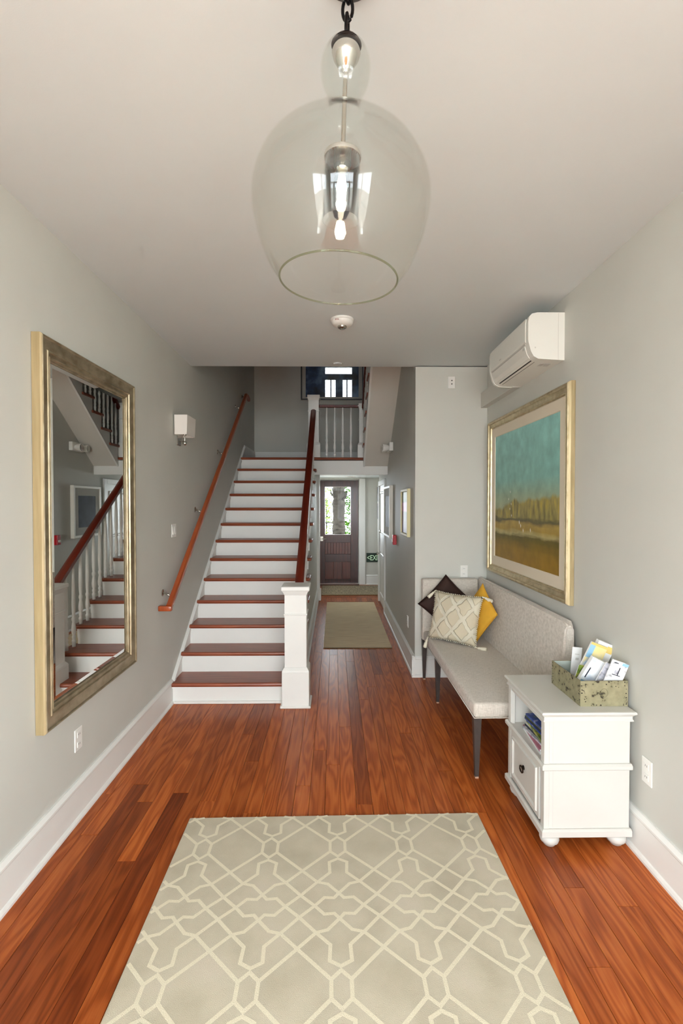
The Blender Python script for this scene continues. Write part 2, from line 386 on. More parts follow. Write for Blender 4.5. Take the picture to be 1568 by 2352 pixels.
def lathe(name, prof, c, mat, parent=None, seg=24, closed=False, axis='z', sharp=45, origin=None):
    bm = bmesh.new(); addlathe(bm, prof, c, seg, closed, axis)
    return meshobj(name, bm, mat, parent, autosmooth=sharp, origin=origin)
def addtube(bm, pts, r, seg=10, closed=False):
    pts = [Vector(p) for p in pts]; n = len(pts); rings = []
    rr = r if isinstance(r, (list, tuple)) else [r] * n
    for i, p in enumerate(pts):
        if closed: d = pts[(i + 1) % n] - pts[i - 1]
        else: d = (pts[min(i + 1, n - 1)] - pts[max(i - 1, 0)])
        d.normalize(); up = Vector((0, 0, 1)) if abs(d.z) < .95 else Vector((1, 0, 0))
        a = d.cross(up).normalized(); b = a.cross(d)
        rings.append([bm.verts.new(p + rr[i] * (a * math.cos(2 * PI * k / seg) + b * math.sin(2 * PI * k / seg))) for k in range(seg)])
    for A, B in list(zip(rings, rings[1:])) + ([(rings[-1], rings[0])] if closed else []):
        for i in range(seg): bm.faces.new((A[i], A[(i + 1) % seg], B[(i + 1) % seg], B[i]))
    if not closed: bm.faces.new(rings[0]); bm.faces.new(rings[-1][::-1])
    return bm
def tube(name, pts, r, mat, parent=None, seg=10, closed=False):
    bm = bmesh.new(); addtube(bm, pts, r, seg, closed)
    return meshobj(name, bm, mat, parent, smooth=True)
def addframe(bm, axis, a_wall, prof, u0, u1, v0, v1):
    """mitred picture frame. prof: list of (inset from outer edge, distance out from the wall); axis plane X=const, out direction sign in prof"""
    rings = []
    for ins, out in prof:
        X = a_wall + out
        pts = [(u0 + ins, v0 + ins), (u1 - ins, v0 + ins), (u1 - ins, v1 - ins), (u0 + ins, v1 - ins)]
        if axis == 'x': rings.append([bm.verts.new((X, u, v)) for u, v in pts])
        else: rings.append([bm.verts.new((u, X, v)) for u, v in pts])
    for A, B in zip(rings, rings[1:]):
        for i in range(4): bm.faces.new((A[i], A[(i + 1) % 4], B[(i + 1) % 4], B[i]))
    return bm
def frame(name, axis, a_wall, prof, u0, u1, v0, v1, mat, parent):
    bm = bmesh.new(); addframe(bm, axis, a_wall, prof, u0, u1, v0, v1)
    return meshobj(name, bm, mat, parent, autosmooth=25)
def copyobj(o, parent, loc):
    c = o.copy(); COL.objects.link(c); c.parent = parent; c.location = loc; WO[c.name] = Vector(loc) + worigin(parent); return c

# ================================================================== setting
XL, XR, CZ, HX = -1.382, 1.475, 3.01, .78          # wall faces, ceiling, hall wall
UX = -.305                                          # wall under the stairs (hall side)
YJ, YB, YF, YG = 4.75, 8.53, -1.2, -4.0             # jog wall, landing back wall, upstairs and ground floor front walls
TOP = 6.95
RIS, RUN, NY = .181, .257, 4.10                     # stair flight
LZ = 13 * RIS                                       # landing height
VC = 2.21                                           # hall ceiling under the landing

def swall(name, *a, mat='wall_paint', label=None):
    o = box(name, *a, mat); struct(o, label, 'wall'); return o
def side_wall(name, x0, x1, label):
    bm = bmesh.new(); y0, y1 = -3.5, -1.0
    bx(bm, x0, x1, YG - .12, y0, 0, TOP); bx(bm, x0, x1, y1, YB + .1, 0, TOP); bx(bm, x0, x1, y0, y1, 0, .5); bx(bm, x0, x1, y0, y1, 2.75, TOP)
    struct(meshobj(name, bm, 'wall_paint'), label, 'wall')
side_wall('wall_left', XL - .12, XL, 'long greige plaster wall with mirror, sconce and wall handrail')
side_wall('wall_right', XR, XR + .12, 'greige plaster wall behind bench, painting and air conditioner')
for n_, xx, lab_ in (('window_added_2', XL - .06, 'unseen tall side window added behind the viewer for softer light, mirror side'), ('window_added_3', XR + .06, 'unseen tall side window added behind the viewer for softer light, bench side')):
    w = box(n_, xx - .02, xx + .02, -3.5, -3.44, .5, 2.75, 'trim_white'); struct(w, lab_, 'window')  # unseen window, added on each side to even out the hall light
    for y0, y1, z0, z1 in ((-1.06, -1.0, .5, 2.75), (-3.44, -1.06, .5, .56), (-3.44, -1.06, 2.69, 2.75), (-2.28, -2.22, .56, 2.69), (-3.44, -2.28, 1.6, 1.64), (-2.22, -1.06, 1.6, 1.64)): box('sash', xx - .02, xx + .02, y0, y1, z0, z1, 'trim_white', w)
    for y0, y1 in ((-3.44, -2.28), (-2.22, -1.06)): box('pane', xx - .003, xx + .003, y0, y1, .56, 2.69, 'window_glass', w)
swall('wall_end', HX, XR, YJ, YJ + .1, 0, 3.0, label='short greige wall facing the camera behind the bench end')
o = prism('wall_hall', [(YJ + .1, 0), (YB, 0), (YB, VC), (7.36, VC), (7.22, 2.25), (5.62, 3.42), (YJ + .1, 3.42)], 'x', HX, HX + .1, 'wall_paint')
struct(o, 'greige side wall of the hallway with picture frames and red alarm', 'wall')
o = prism('wall_understairs', [(4.22, 0), (YB, 0), (YB, VC), (7.25, 2.10), (4.22, .06)], 'x', UX - .06, UX, 'wall_paint')
struct(o, 'greige wall closing the space under the stairs along the hallway', 'wall')
swall('wall_landing', XL, XR, YB, YB + .1, VC, TOP, label='shadowed greige back wall above the stair landing')
swall('wall_vestibule_side', -.75, -.265, YB, YB + .1, 0, VC, label='narrow wall return beside the rear vestibule opening')
swall('wall_vestibule_right', HX, 1.35, YB, YB + .1, 0, VC, label='wall return right of the rear vestibule opening')
bm = bmesh.new(); bx(bm, -.85, -.75, YB, 9.1, 0, VC); bx(bm, -.85, -.75, 9.7, 10.27, 0, VC); bx(bm, -.85, -.75, 9.1, 9.7, 0, 1.2); bx(bm, -.85, -.75, 9.1, 9.7, 1.9, VC)
struct(meshobj('wall_vestibule_left', bm, 'wall_paint'), 'left wall of the rear vestibule', 'wall')
w = box('window_added_4', -.82, -.78, 9.1, 9.15, 1.2, 1.9, 'trim_white'); struct(w, 'unseen side window added to light the rear vestibule and runner', 'window')  # added out of view to bring more light onto the runner
for y0, y1, z0, z1 in ((9.65, 9.7, 1.2, 1.9), (9.15, 9.65, 1.2, 1.25), (9.15, 9.65, 1.85, 1.9), (9.15, 9.65, 1.535, 1.565)): box('sash', -.82, -.78, y0, y1, z0, z1, 'trim_white', w)
box('pane', -.803, -.797, 9.15, 9.65, 1.25, 1.85, 'window_glass', w)
swall('wall_vestibule_far', 1.35, 1.45, YB, 10.27, 0, VC, label='right wall of the rear vestibule')
bm = bmesh.new(); bx(bm, -.75, -.37, 10.15, 10.27, 0, VC); bx(bm, .505, 1.35, 10.15, 10.27, 0, VC); bx(bm, -.37, .505, 10.15, 10.27, 2.17, VC)
struct(meshobj('wall_rear', bm, 'wall_paint'), 'grey wall around the dark wooden rear door', 'wall')
# front wall behind the viewer, with the glazed entry and the upstairs window
bm = bmesh.new()
bx(bm, XL, -1.23, YG - .12, YG, 0, CZ); bx(bm, 1.32, XR, YG - .12, YG, 0, CZ); bx(bm, -1.23, 1.32, YG - .12, YG, 2.83, CZ)
struct(meshobj('wall_front', bm, 'wall_paint'), 'front wall around the glazed entry doors', 'wall')
bm = bmesh.new(); bx(bm, XL, XR, YF - .12, YF, 3.44, 5.45)
bx(bm, XL, -.40, YF - .12, YF, 5.45, TOP); bx(bm, .70, XR, YF - .12, YF, 5.45, TOP); bx(bm, -.40, .70, YF - .12, YF, 6.7, TOP)
struct(meshobj('wall_front_upper', bm, 'wall_paint'), 'upstairs front wall around the tall window', 'wall')
d = box('door_3', -1.23, -1.16, YG - .09, YG - .03, 0, 2.83, 'trim_white'); struct(d, 'white glazed double entry door with sidelights and transom', 'door')
for x0, x1, z0, z1 in ((1.25, 1.32, 0, 2.83), (-1.16, 1.25, 2.76, 2.83), (-1.16, 1.25, 2.2, 2.3), (-.87, -.79, 0, 2.2), (.88, .96, 0, 2.2), (.015, .075, 0, 2.2), (-1.16, 1.25, 0, .16), (-.79, -.71, .16, 2.2), (.80, .88, .16, 2.2), (-.065, .015, .16, 2.2), (.075, .155, .16, 2.2)):
    box('door_rail', x0, x1, YG - .085, YG - .035, z0, z1, 'trim_white', d)
for x0, x1 in ((-.71, -.065), (.155, .80), (-1.16, -.87), (.96, 1.25)): box('light_block_panel', x0, x1, YG - .07, YG - .05, .16, .80, 'trim_white', d, bev=.004)  # solid panels added to cut the daylight from the unseen entry
for x0, x1, z0, z1 in ((-.71, -.065, .8, 2.2), (.155, .80, .8, 2.2), (-1.16, -.87, .8, 2.2), (.96, 1.25, .8, 2.2), (-1.16, 1.25, 2.3, 2.76)):
    box('pane', x0, x1, YG - .063, YG - .059, z0, z1, 'window_glass', d)
w = box('window_1', -.40, -.345, YF - .09, YF - .03, 5.45, 6.7, 'trim_white'); struct(w, 'tall upstairs front window with transom', 'window')
for x0, x1, z0, z1 in ((.645, .70, 5.45, 6.7), (-.345, .645, 6.24, 6.45), (.04, .30, 5.45, 6.24), (-.155, -.115, 5.45, 6.24), (.44, .48, 5.45, 6.24)):
    box('mullion', x0, x1, YF - .085, YF - .035, z0, z1, 'trim_white', w)
# unseen upstairs wall added to darken the stairwell, doorway left for the window reflection
bm = bmesh.new(); bx(bm, XL, -.36, 4.79, 4.89, 3.44, TOP); bx(bm, .56, XR, 4.79, 4.89, 3.44, TOP); bx(bm, -.36, .56, 4.79, 4.89, 5.12, TOP)
struct(meshobj('wall_light_block', bm, 'wall_paint'), 'unseen upstairs wall with a doorway, added to dim the stairwell', 'wall')
# ceilings
o = box('ceiling', XL, XR, YG, 4.79, CZ, 3.44, 'ceiling_paint'); struct(o, 'flat pale ceiling of the entry hall', 'ceiling')
o = box('ceiling_upper', XL, XR, YF, YB, TOP, TOP + .1, 'ceiling_paint'); struct(o, 'high ceiling above the stairwell', 'ceiling')
bm = bmesh.new(); bx(bm, UX, HX, 7.26, YB, VC, VC + .06); bx(bm, -.75, 1.35, YB, 10.15, VC, VC + .06)
struct(meshobj('ceiling_hall', bm, 'ceiling_paint'), 'low ceiling of the rear hallway under the landing', 'ceiling')
o = box('floor_upper', .42, XR, 4.79, 5.94, 3.415, 3.439, 'ceiling_paint'); struct(o, 'upper floor edge where the second flight arrives', 'floor')
# exterior ground
o = box('ground_rear', -14, 14, 10.28, 30, -.3, -.12, 'concrete'); struct(o, 'pale paving outside the rear door', 'ground')
o = box('ground_front', -14, 14, -30, 10.27, -.4, -.2, 'concrete'); struct(o, 'pale paving outside the front door', 'ground')

o = box('roof_light_block', -4, 4.2, 10.27, 13.3, 2.75, 2.9, 'trim_white'); struct(o, 'unseen white roof added to shade the palm and shrubs outside the rear door', 'roof')  # out of view, added so palm trunk and shrubs get less sky light
# ------------------------------------------------------------------ floor with boards
fl = box('floor', XL, XR, YG, 10.15, -.08, -.021, 'gap_dark', origin=(0, 0, 0))
struct(fl, 'glossy reddish heart pine board floor', 'floor')
BW = .0885
def plank(x0, x1, y0, y1, shade):
    bm = bmesh.new(); g = .0007
    bx(bm, x0 + g, x1 - g, y0 + g, y1 - g, -.02, 0)
    es = [e for e in bm.edges if all(abs(v.co.z) < 1e-6 for v in e.verts)]
    bmesh.ops.bevel(bm, geom=es, offset=.0009, segments=1, affect='EDGES')
    o = meshobj('plank', bm, 'floor_wood', fl); o.color = (shade, shade, shade, 1); return o
row = 0; x = XL
while x < XR - .002:
    x1 = min(x + BW, XR); xm = (x + x1) / 2
    if xm < UX - .02: yend = 4.17
    elif x < HX: yend = 8.72
    else: yend = YJ
    start = random.uniform(-5.4, -3.4); cuts = [YG]
    y = start
    while y < yend:
        y += random.uniform(1.3, 3.0)
        if YG + .3 < y < yend - .25: cuts.append(y)
    cuts.append(yend)
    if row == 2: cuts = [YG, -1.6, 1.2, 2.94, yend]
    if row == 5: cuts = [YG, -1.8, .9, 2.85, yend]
    for a, b in zip(cuts, cuts[1:]):
        sh = min(1, max(0, random.gauss(.22, .17)))
        if random.random() < .12: sh = random.uniform(.6, .85)
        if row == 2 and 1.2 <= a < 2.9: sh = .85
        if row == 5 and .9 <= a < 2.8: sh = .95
        plank(x, x1, a, b, sh)
    x += BW; row += 1
for k in range(16):                                 # boards of the vestibule run across
    plank(-.75, 1.35, 8.72 + k * BW, min(10.15, 8.72 + (k + 1) * BW), min(1, .5 + .3 * random.random()))

# ------------------------------------------------------------------ baseboards
def basebd(name, axis, face, out, a0, a1, label, h=.205, mat='trim_white'):
    """moulded board: flat board, cap moulding, shoe.  out = +1/-1 direction from the wall face"""
    prof = [(0, 0), (.032, 0), (.032, .012), (.026, .022), (.019, .026), (.019, h - .035), (.023, h - .028), (.023, h - .018), (.014, h - .006), (.010, h), (0, h)]
    pts = [(face + out * u, v) for u, v in prof]
    o = prism(name, pts, 'y' if axis == 'y' else 'x', a0, a1, mat)
    return struct(o, label, 'baseboard')
basebd('baseboard_left', 'y', XL, 1, YG, 4.145, 'white moulded baseboard along the left wall')
basebd('baseboard_right', 'y', XR, -1, YG, YJ, 'white moulded baseboard along the right wall')
basebd('baseboard_end', 'x', YJ, -1, HX - .03, XR, 'white baseboard under the bench on the end wall')
basebd('baseboard_hall', 'y', HX, -1, YJ - .03, 7.5, 'white baseboard along the hallway side wall')
basebd('baseboard_understairs', 'y', UX, 1, 4.34, 8.46, 'white baseboard along the wall under the stairs')
basebd('baseboard_rear', 'x', 10.15, -1, .655, 1.35, 'white baseboard right of the rear door')
o = box('baseboard_landing', XL, XR, YB - .02, YB, LZ, 2.568, 'trim_white', bev=.004); struct(o, 'tall white baseboard behind the stair landing', 'baseboard')
o = box('baseboard_landing_left', XL, XL + .02, 7.53, YB - .02, LZ, 2.568, 'trim_white', bev=.004); struct(o, 'white baseboard at the left end of the stair landing', 'baseboard')

# ------------------------------------------------------------------ trims
o = box('trim_1', UX - .06, HX, 7.215, 7.26, 2.102, 2.31, 'trim_white', bev=.003); struct(o, 'white fascia board below the stair landing edge', 'trim')
bm = bmesh.new(); bx(bm, -.325, -.255, YB - .045, YB + .12, 0, VC, .004); bx(bm, -.335, -.235, YB - .06, YB + .13, 0, .19, .006)
struct(meshobj('trim_2', bm, 'trim_white'), 'white casing with plinth block left of the vestibule opening', 'trim')
o = box('trim_3', .505, .635, 10.115, 10.15, 0, 2.19, 'trim_white', bev=.006); struct(o, 'white casing right of the rear door', 'trim')
o = box('trim_4', -.47, -.37, 10.115, 10.15, 0, 2.19, 'trim_white', bev=.006); struct(o, 'white casing left of the rear door', 'trim')
bm = bmesh.new(); bx(bm, HX - .025, HX, 7.49, 7.59, 0, 2.06, .004); bx(bm, HX - .025, HX, 7.59, 8.50, 1.98, 2.06, .004); bx(bm, HX - .03, HX + .0, 8.42, 8.50, 0, 1.98, .004)
struct(meshobj('trim_5', bm, 'trim_white'), 'white casing around the side door of the hallway', 'trim')
o = box('trim_6', 1.412, XR, 3.9, YJ, 2.606, 2.75, 'wall_paint', bev=.002); struct(o, 'painted line cover running from the air conditioner to the corner', 'trim')
o = box('trim_7', -.37, .505, 10.02, 10.15, 0, .018, 'threshold_wood', bev=.004); struct(o, 'dark threshold under the rear door', 'trim')

# ------------------------------------------------------------------ rear door
d = box('door_1', -.355, -.20, 10.17, 10.215, .02, 2.15, 'door_wood', bev=.003, origin=(.067, 10.19, .02)); struct(d, 'dark brown wooden rear door with a large glass pane', 'door')
for n, x0, x1, z0, z1 in (('stile', .335, .49, .02, 2.15), ('rail', -.20, .335, 2.025, 2.15), ('rail', -.20, .335, .87, 1.032), ('rail', -.20, .335, .47, .63), ('rail', -.20, .335, .02, .11)):
    box(n, x0, x1, 10.17, 10.215, z0, z1, 'door_wood', d, bev=.003)
box('panel_back', -.205, .34, 10.202, 10.21, .02, .90, 'door_wood', d)
box('pane', -.205, .34, 10.188, 10.193, 1.02, 2.035, 'door_glass', d)
bm = bmesh.new(); addframe(bm, 'y', 10.17, [(0, 0), (0, -.012), (.018, -.012), (.022, .01)], -.215, .35, 1.017, 2.04); meshobj('glazing_bead', bm, 'door_wood', d)
for z0, z1, n in ((.63, .87, 9), (.11, .47, 3)):
    ww = (.335 + .20) / n
    for i in range(n): box('panel_board', -.20 + i * ww + .002, -.20 + (i + 1) * ww - .002, 10.184, 10.202, z0, z1, 'door_panel_wood', d, bev=.003)
h = box('handle', -.295, -.235, 10.158, 10.17, .90, 1.0, 'nickel', d, bev=.003)
bm = bmesh.new(); addtube(bm, [(-.265, 10.17, .945), (-.265, 10.12, .945), (-.255, 10.115, .945), (-.16, 10.118, .942)], .010, 8); meshobj('lever', bm, 'nickel', h, smooth=True)
bm = bmesh.new(); bx(bm, -.37, -.345, 10.212, 10.26, 0, 2.17); bx(bm, .48, .505, 10.212, 10.26, 0, 2.17); bx(bm, -.345, .48, 10.212, 10.26, 2.14, 2.17); bx(bm, -.345, .48, 10.212, 10.26, 0, .03)
meshobj('door_stop', bm, 'trim_white', d)
# side door in the hall
d = box('door_2', HX - .002, HX + .04, 7.59, 8.42, .01, 1.98, 'trim_white', origin=(HX, 8.0, 0)); struct(d, 'white panelled side door of the hallway', 'door')
for y0, y1, z0, z1 in ((7.68, 8.33, 1.15, 1.88), (7.68, 8.33, .15, .85)):
    bm = bmesh.new(); addframe(bm, 'x', HX - .002, [(0, .0), (.01, -.012), (.03, -.012), (.04, 0), (.05, -.004), (.9, -.004)][:5], y0, y1, z0, z1); meshobj('panel_moulding', bm, 'trim_white', d)
kb = lathe('knob', [(.03, 0), (.03, -.006), (.011, -.008), (.011, -.035), (.026, -.042), (.03, -.055), (.024, -.066), (0, -.07)], (HX - .002, 8.30, .84), 'chrome', d, 18, axis='x')
lathe('deadbolt', [(.028, 0), (.028, -.012), (.02, -.02), (0, -.022)], (HX - .002, 8.30, 1.21), 'chrome', d, 18, axis='x')
for z in (.25, 1.0, 1.75): box('hinge', HX - .012, HX - .002, 7.585, 7.60, z, z + .09, 'nickel', d)

# ================================================================== staircase
st = thing('staircase', (-.85, 4.15, 0), 'straight flight of white risers and polished reddish wood treads up to the landing', 'staircase')
TXR = -.268
def nose(bm, x0, x1, y0, y1, z1, th=.034):
    pts = [(y1, z1), (y0 + .012, z1), (y0 + .004, z1 - .005), (y0, z1 - th / 2), (y0 + .004, z1 - th + .005), (y0 + .012, z1 - th), (y1, z1 - th)]
    addprism(bm, pts, 'x', x0, x1)
for i in range(12):
    y = NY + i * RUN; z = (i + 1) * RIS
    bm = bmesh.new(); nose(bm, XL + .02, TXR, y, y + RUN + .05, z)
    t_ = meshobj('tread', bm, 'tread_wood', st, origin=(-.85, y, z))
    bm = bmesh.new(); bx(bm, UX + .012, TXR + .012, y + .02, y + RUN, z - .034, z - .001, .006, 2); meshobj('return_nosing', bm, 'tread_wood', t_)
    bm = bmesh.new(); addprism(bm, [(y + .05, z - .034), (y + RUN + .03, z - .034), (y + RUN + .03, z - .06), (y + .16, z - .075), (y + .09, z - .10), (y + .055, z - .13)], 'x', UX + .001, UX + .016)
    meshobj('scroll_bracket', bm, 'trim_white', st)
for i in range(13):
    y = NY + .035 + i * RUN; z0 = i * RIS; z1 = (i + 1) * RIS - .034
    box('riser', XL + .02, UX + .0, y, y + .02, z0, z1, 'trim_white', st, origin=(-.85, y, z0))
    box('cove', XL + .02, UX, y - .014, y, z1 - .014, z1, 'trim_white', st)
box('shoe', XL + .03, -.42, NY + .015, NY + .035, 0, .022, 'trim_white', st, bev=.005)
# stepped string on the hall side
pts = [(NY + .035, 0)]
for i in range(12):
    pts += [(NY + .035 + i * RUN, (i + 1) * RIS - .034), (NY + .035 + (i + 1) * RUN, (i + 1) * RIS - .034)]
pts += [(7.22, LZ - .05), (7.22, 2.08), (4.60, .09), (4.45, 0)]
prism('string_board', pts, 'x', UX - .045, UX + .001, 'trim_white', st)
# wall skirt board with a cap bead
s0 = RIS / RUN
bm = bmesh.new()
yA, zA = 4.13, .185; yB_, zB = 7.505, .185 + s0 * (7.505 - 4.165)
addprism(bm, [(4.13, 0), (4.165, zA), (yB_, zB), (7.53, zB), (7.53, 2.2), (4.4, 0)], 'x', XL, XL + .02)
meshobj('skirt_board', bm, 'trim_white', st)
bm = bmesh.new(); addprism(bm, [(4.15, zA - .03), (4.155, zA + .006), (yB_, zB + .006), (yB_ + .02, zB - .03)], 'x', XL, XL + .03); meshobj('skirt_cap', bm, 'trim_white', st)
# landing
ld = box('landing', XL, XR, 7.26, YB, LZ - .143, LZ - .034, 'gap_dark', st)
box('landing_board', XL + .02, .395, 7.24, YB - .02, LZ - .034, LZ, 'tread_wood', st)
bm = bmesh.new(); nose(bm, XL + .02, .418, NY + 12 * RUN, 7.30, LZ); meshobj('landing_nosing', bm, 'tread_wood', st)
box('landing_board', .395, XR, 7.26, YB - .02, LZ - .034, LZ, 'tread_wood', st)

# ------------------------------------------------------------------ balustrade of the flight
RXC = -.311
bl = thing('stair_railing', (RXC, 4.13, 0), 'dark red handrail on white newels and turned balusters beside the stairs', 'railing')
def newel(cx, cy, z0, h, half, parent, tall_base, cap_over):
    e = bpy.data.objects.new('newel_post', None)
    bm = bmesh.new(); bx(bm, cx - half, cx + half, cy - half, cy + half, z0, z0 + h - .03)
    n = meshobj('newel_post', bm, 'trim_white', parent, origin=(cx, cy, z0))
    bpy.data.objects.remove(e)
    b = half + .022
    bm = bmesh.new(); bx(bm, cx - b, cx + b, cy - b, cy + b, z0, z0 + tall_base, .003)
    addsq = [(b, 0), (b - .004, .012), (half + .006, .03), (half, .036)]
    prev = None
    for r, z in addsq:
        ring = [bm.verts.new((cx + sx * r, cy + sy * r, z0 + tall_base + z)) for sx, sy in ((-1, -1), (1, -1), (1, 1), (-1, 1))]
        if prev:
            for i in range(4): bm.faces.new((prev[i], prev[(i + 1) % 4], ring[(i + 1) % 4], ring[i]))
        prev = ring
    meshobj('base_block', bm, 'trim_white', n)
    c = half + cap_over
    bm = bmesh.new()
    for a0, a1, r0, r1 in ((h - .075, h - .045, half, half + .012), (h - .045, h - .035, half + .016, half + .02)):
        A = [bm.verts.new((cx + sx * r0, cy + sy * r0, z0 + a0)) for sx, sy in ((-1, -1), (1, -1), (1, 1), (-1, 1))]
        B = [bm.verts.new((cx + sx * r1, cy + sy * r1, z0 + a1)) for sx, sy in ((-1, -1), (1, -1), (1, 1), (-1, 1))]
        for i in range(4): bm.faces.new((A[i], A[(i + 1) % 4], B[(i + 1) % 4], B[i]))
    bx(bm, cx - c, cx + c, cy - c, cy + c, z0 + h - .036, z0 + h, .005)
    meshobj('cap', bm, 'trim_white', n)
    q = half + .008
    bm = bmesh.new(); bx(bm, cx - q, cx + q, cy - q, cy + q, z0 + h - .242, z0 + h - .226, .005, 2); meshobj('neck_ring', bm, 'trim_white', n)
    return n
n1 = newel(-.322, 4.133, 0, 1.003, .09, bl, .298, .027)
bm = bmesh.new(); bx(bm, -.322 - .126, -.322 + .126, 4.133 - .124, 4.133 + .124, 0, .02, .005); meshobj('shoe', bm, 'trim_white', n1)
n2 = newel(-.305, 7.275, LZ, .91, .076, bl, .19, .016)
# sloping rail
RS = .7; ry0, rz0 = 4.225, .972; ry1 = 7.20; rz1 = rz0 + RS * (ry1 - ry0)
def slope_rail(name, xc, y0, z0, y1, z1, parent, mat, w=.037, hgt=.062):
    prof = [(-w * .7, -hgt), (w * .7, -hgt), (w * .7, -hgt * .72), (w, -hgt * .6), (w, -hgt * .2), (w * .75, -.006), (w * .3, 0), (-w * .3, 0), (-w * .75, -.006), (-w, -hgt * .2), (-w, -hgt * .6), (-w * .7, -hgt * .72)]
    bm = bmesh.new()
    A = [bm.verts.new((xc + u, y0, z0 + v * 1.2)) for u, v in prof]; B = [bm.verts.new((xc + u, y1, z1 + v * 1.2)) for u, v in prof]
    bm.faces.new(A); bm.faces.new(B[::-1])
    for i in range(len(prof)): bm.faces.new((A[i], B[i], B[(i + 1) % len(prof)], A[(i + 1) % len(prof)]))
    return meshobj(name, bm, mat, parent, autosmooth=40)
slope_rail('handrail', RXC + .004, ry0, rz0, ry1, rz1, bl, 'rail_wood')
def bal_profile(h):
    return [(.016, 0), (.016, .04), (.019, .045), (.019, .06), (.012, .07), (.017, .085), (.017, .10), (.012, .11), (.019, .13), (.021, .16), (.017, .20), (.012, .23), (.018, .25), (.018, .265), (.0125, .28), (.0165, .33), (.018, .40), (.016, .52), (.012, h * .86), (.010, h)]
BALS = {}
def baluster(parent, x, y, z0, h):
    key = round(h, 2)
    if key not in BALS:
        bm = bmesh.new(); addlathe(bm, bal_profile(key), (0, 0, 0), 12)
        me = bpy.data.meshes.new('baluster'); bmesh.ops.recalc_face_normals(bm, faces=bm.faces); bm.to_mesh(me); bm.free(); me.materials.append(MATS['trim_white'])
        for p in me.polygons: p.use_smooth = True
        BALS[key] = me
    o = bpy.data.objects.new('baluster', BALS[key]); COL.objects.link(o); o.parent = parent
    o.location = Vector((x, y, z0)) - worigin(parent); WO[o.name] = Vector((x, y, z0)); return o
for i in range(12):
    for k, fy in enumerate((.07, .198)):
        y = NY + i * RUN + fy
        if y < 4.27 or y > 7.18: continue
        top = rz0 + RS * (y - ry0) - .065
        baluster(bl, RXC - .004, y, (i + 1) * RIS, top - (i + 1) * RIS)
# landing guard rail
lr = thing('landing_railing', (.05, 7.275, LZ), 'short level guard rail with four white balusters at the landing edge', 'railing')
box('handrail', -.229, .352, 7.247, 7.303, 3.092, 3.132, 'rail_wood', lr, bev=.008)
for x in (-.115, .003, .121, .241): baluster(lr, x, 7.275, LZ, 3.092 - LZ)
newel(.392, 7.275, LZ, .80, .03, lr, .19, .01)

# ------------------------------------------------------------------ second flight
R2, T2, Y2 = .181, .245, 7.20
s2 = thing('upper_staircase', (.9, 7.2, LZ), 'second flight rising from the landing with plastered sloping underside', 'staircase')
for i in range(6):
    y = Y2 - i * T2; z = LZ + (i + 1) * R2
    if i < 5:
        bm = bmesh.new(); bx(bm, .403, XR, y - T2 - .03, y + .03, z - .034, z, .008, 2); meshobj('tread', bm, 'tread_wood', s2, origin=(.9, y, z))
    box('riser', .425, XR, y - .03, y - .01, z - R2, z - .034, 'trim_white', s2)
pts = []
for i in range(6):
    y = Y2 - i * T2; z = LZ + (i + 1) * R2
    pts += [(y - .01, z - R2 if i == 0 else z - R2 - .034), (y - .01, z - .034)]
pts += [(5.60, 3.405), (5.60, 3.395), (7.22, 2.215), (7.24, LZ - .05)]
prism('string_board', pts, 'x', .42, .445, 'trim_white', s2)
prism('soffit', [(5.60, 3.414), (7.215, 2.227), (7.36, 2.227), (7.36, 2.26), (5.65, 3.414)], 'x', .421, HX, 'soffit_paint', s2)
r2 = thing('upper_stair_railing', (.42, 7.1, LZ), 'dark handrail with white balusters climbing the second flight', 'railing')
slope_rail('handrail', .43, 7.24, 3.12, 6.0, 3.12 + .739 * 1.24, r2, 'rail_wood', .03, .055)
for i in range(5):
    for fy in (.05, .17):
        y = Y2 - i * T2 - fy
        baluster(r2, .43, y, LZ + (i + 1) * R2, 3.12 + .739 * (7.24 - y) - .06 - (LZ + (i + 1) * R2))

# ================================================================== wall handrail
wr = thing('wall_handrail', (-1.30, 3.87, .86), 'orange-brown wooden handrail fixed to the left wall above the stairs', 'handrail')
WS = .7035; wy0, wz0 = 3.885, .905; wy1 = 7.30; wz1 = wz0 + WS * (wy1 - wy0)
def sweep_rect(bm, pts, w, h, up=None):
    rings = []
    P_ = [Vector(p) for p in pts]
    for i, p in enumerate(P_):
        d = (P_[min(i + 1, len(P_) - 1)] - P_[max(i - 1, 0)]).normalized()
        a = d.cross(Vector((0, 0, 1))).normalized(); b = a.cross(d)
        if i in (0, len(P_) - 1): k = 1
        else:
            d1 = (P_[i] - P_[i - 1]).normalized(); k = 1 / max(.5, d1.dot(d))
        c = .3
        rings.append([bm.verts.new(p + a * u * w / 2 * k + b * v * h / 2) for u, v in ((-1, -1 + c), (-1 + c, -1), (1 - c, -1), (1, -1 + c), (1, 1 - c), (1 - c, 1), (-1 + c, 1), (-1, 1 - c))])
    for A, B in zip(rings, rings[1:]):
        for i in range(8): bm.faces.new((A[i], A[(i + 1) % 8], B[(i + 1) % 8], B[i]))
    bm.faces.new(rings[0]); bm.faces.new(rings[-1][::-1])
RX = -1.300
bm = bmesh.new(); sweep_rect(bm, [(RX, wy0 - .01, wz0 - .035), (RX, wy1, wz1 - .032)], .042, .056); meshobj('rail', bm, 'wallrail_wood', wr, autosmooth=40)
bm = bmesh.new(); bx(bm, XL + .001, RX + .023, wy0 - .035, wy0 + .012, wz0 - .065, wz0 - .022, .008, 2); meshobj('lower_return', bm, 'wallrail_wood', wr, autosmooth=40)
bm = bmesh.new(); sweep_rect(bm, [(RX, wy1 - .012, wz1 - .045), (RX, wy1 + .09, wz1 - .028), (RX - .005, wy1 + .24, wz1 - .05)], .046, .05); meshobj('upper_return', bm, 'wallrail_wood', wr, autosmooth=40)
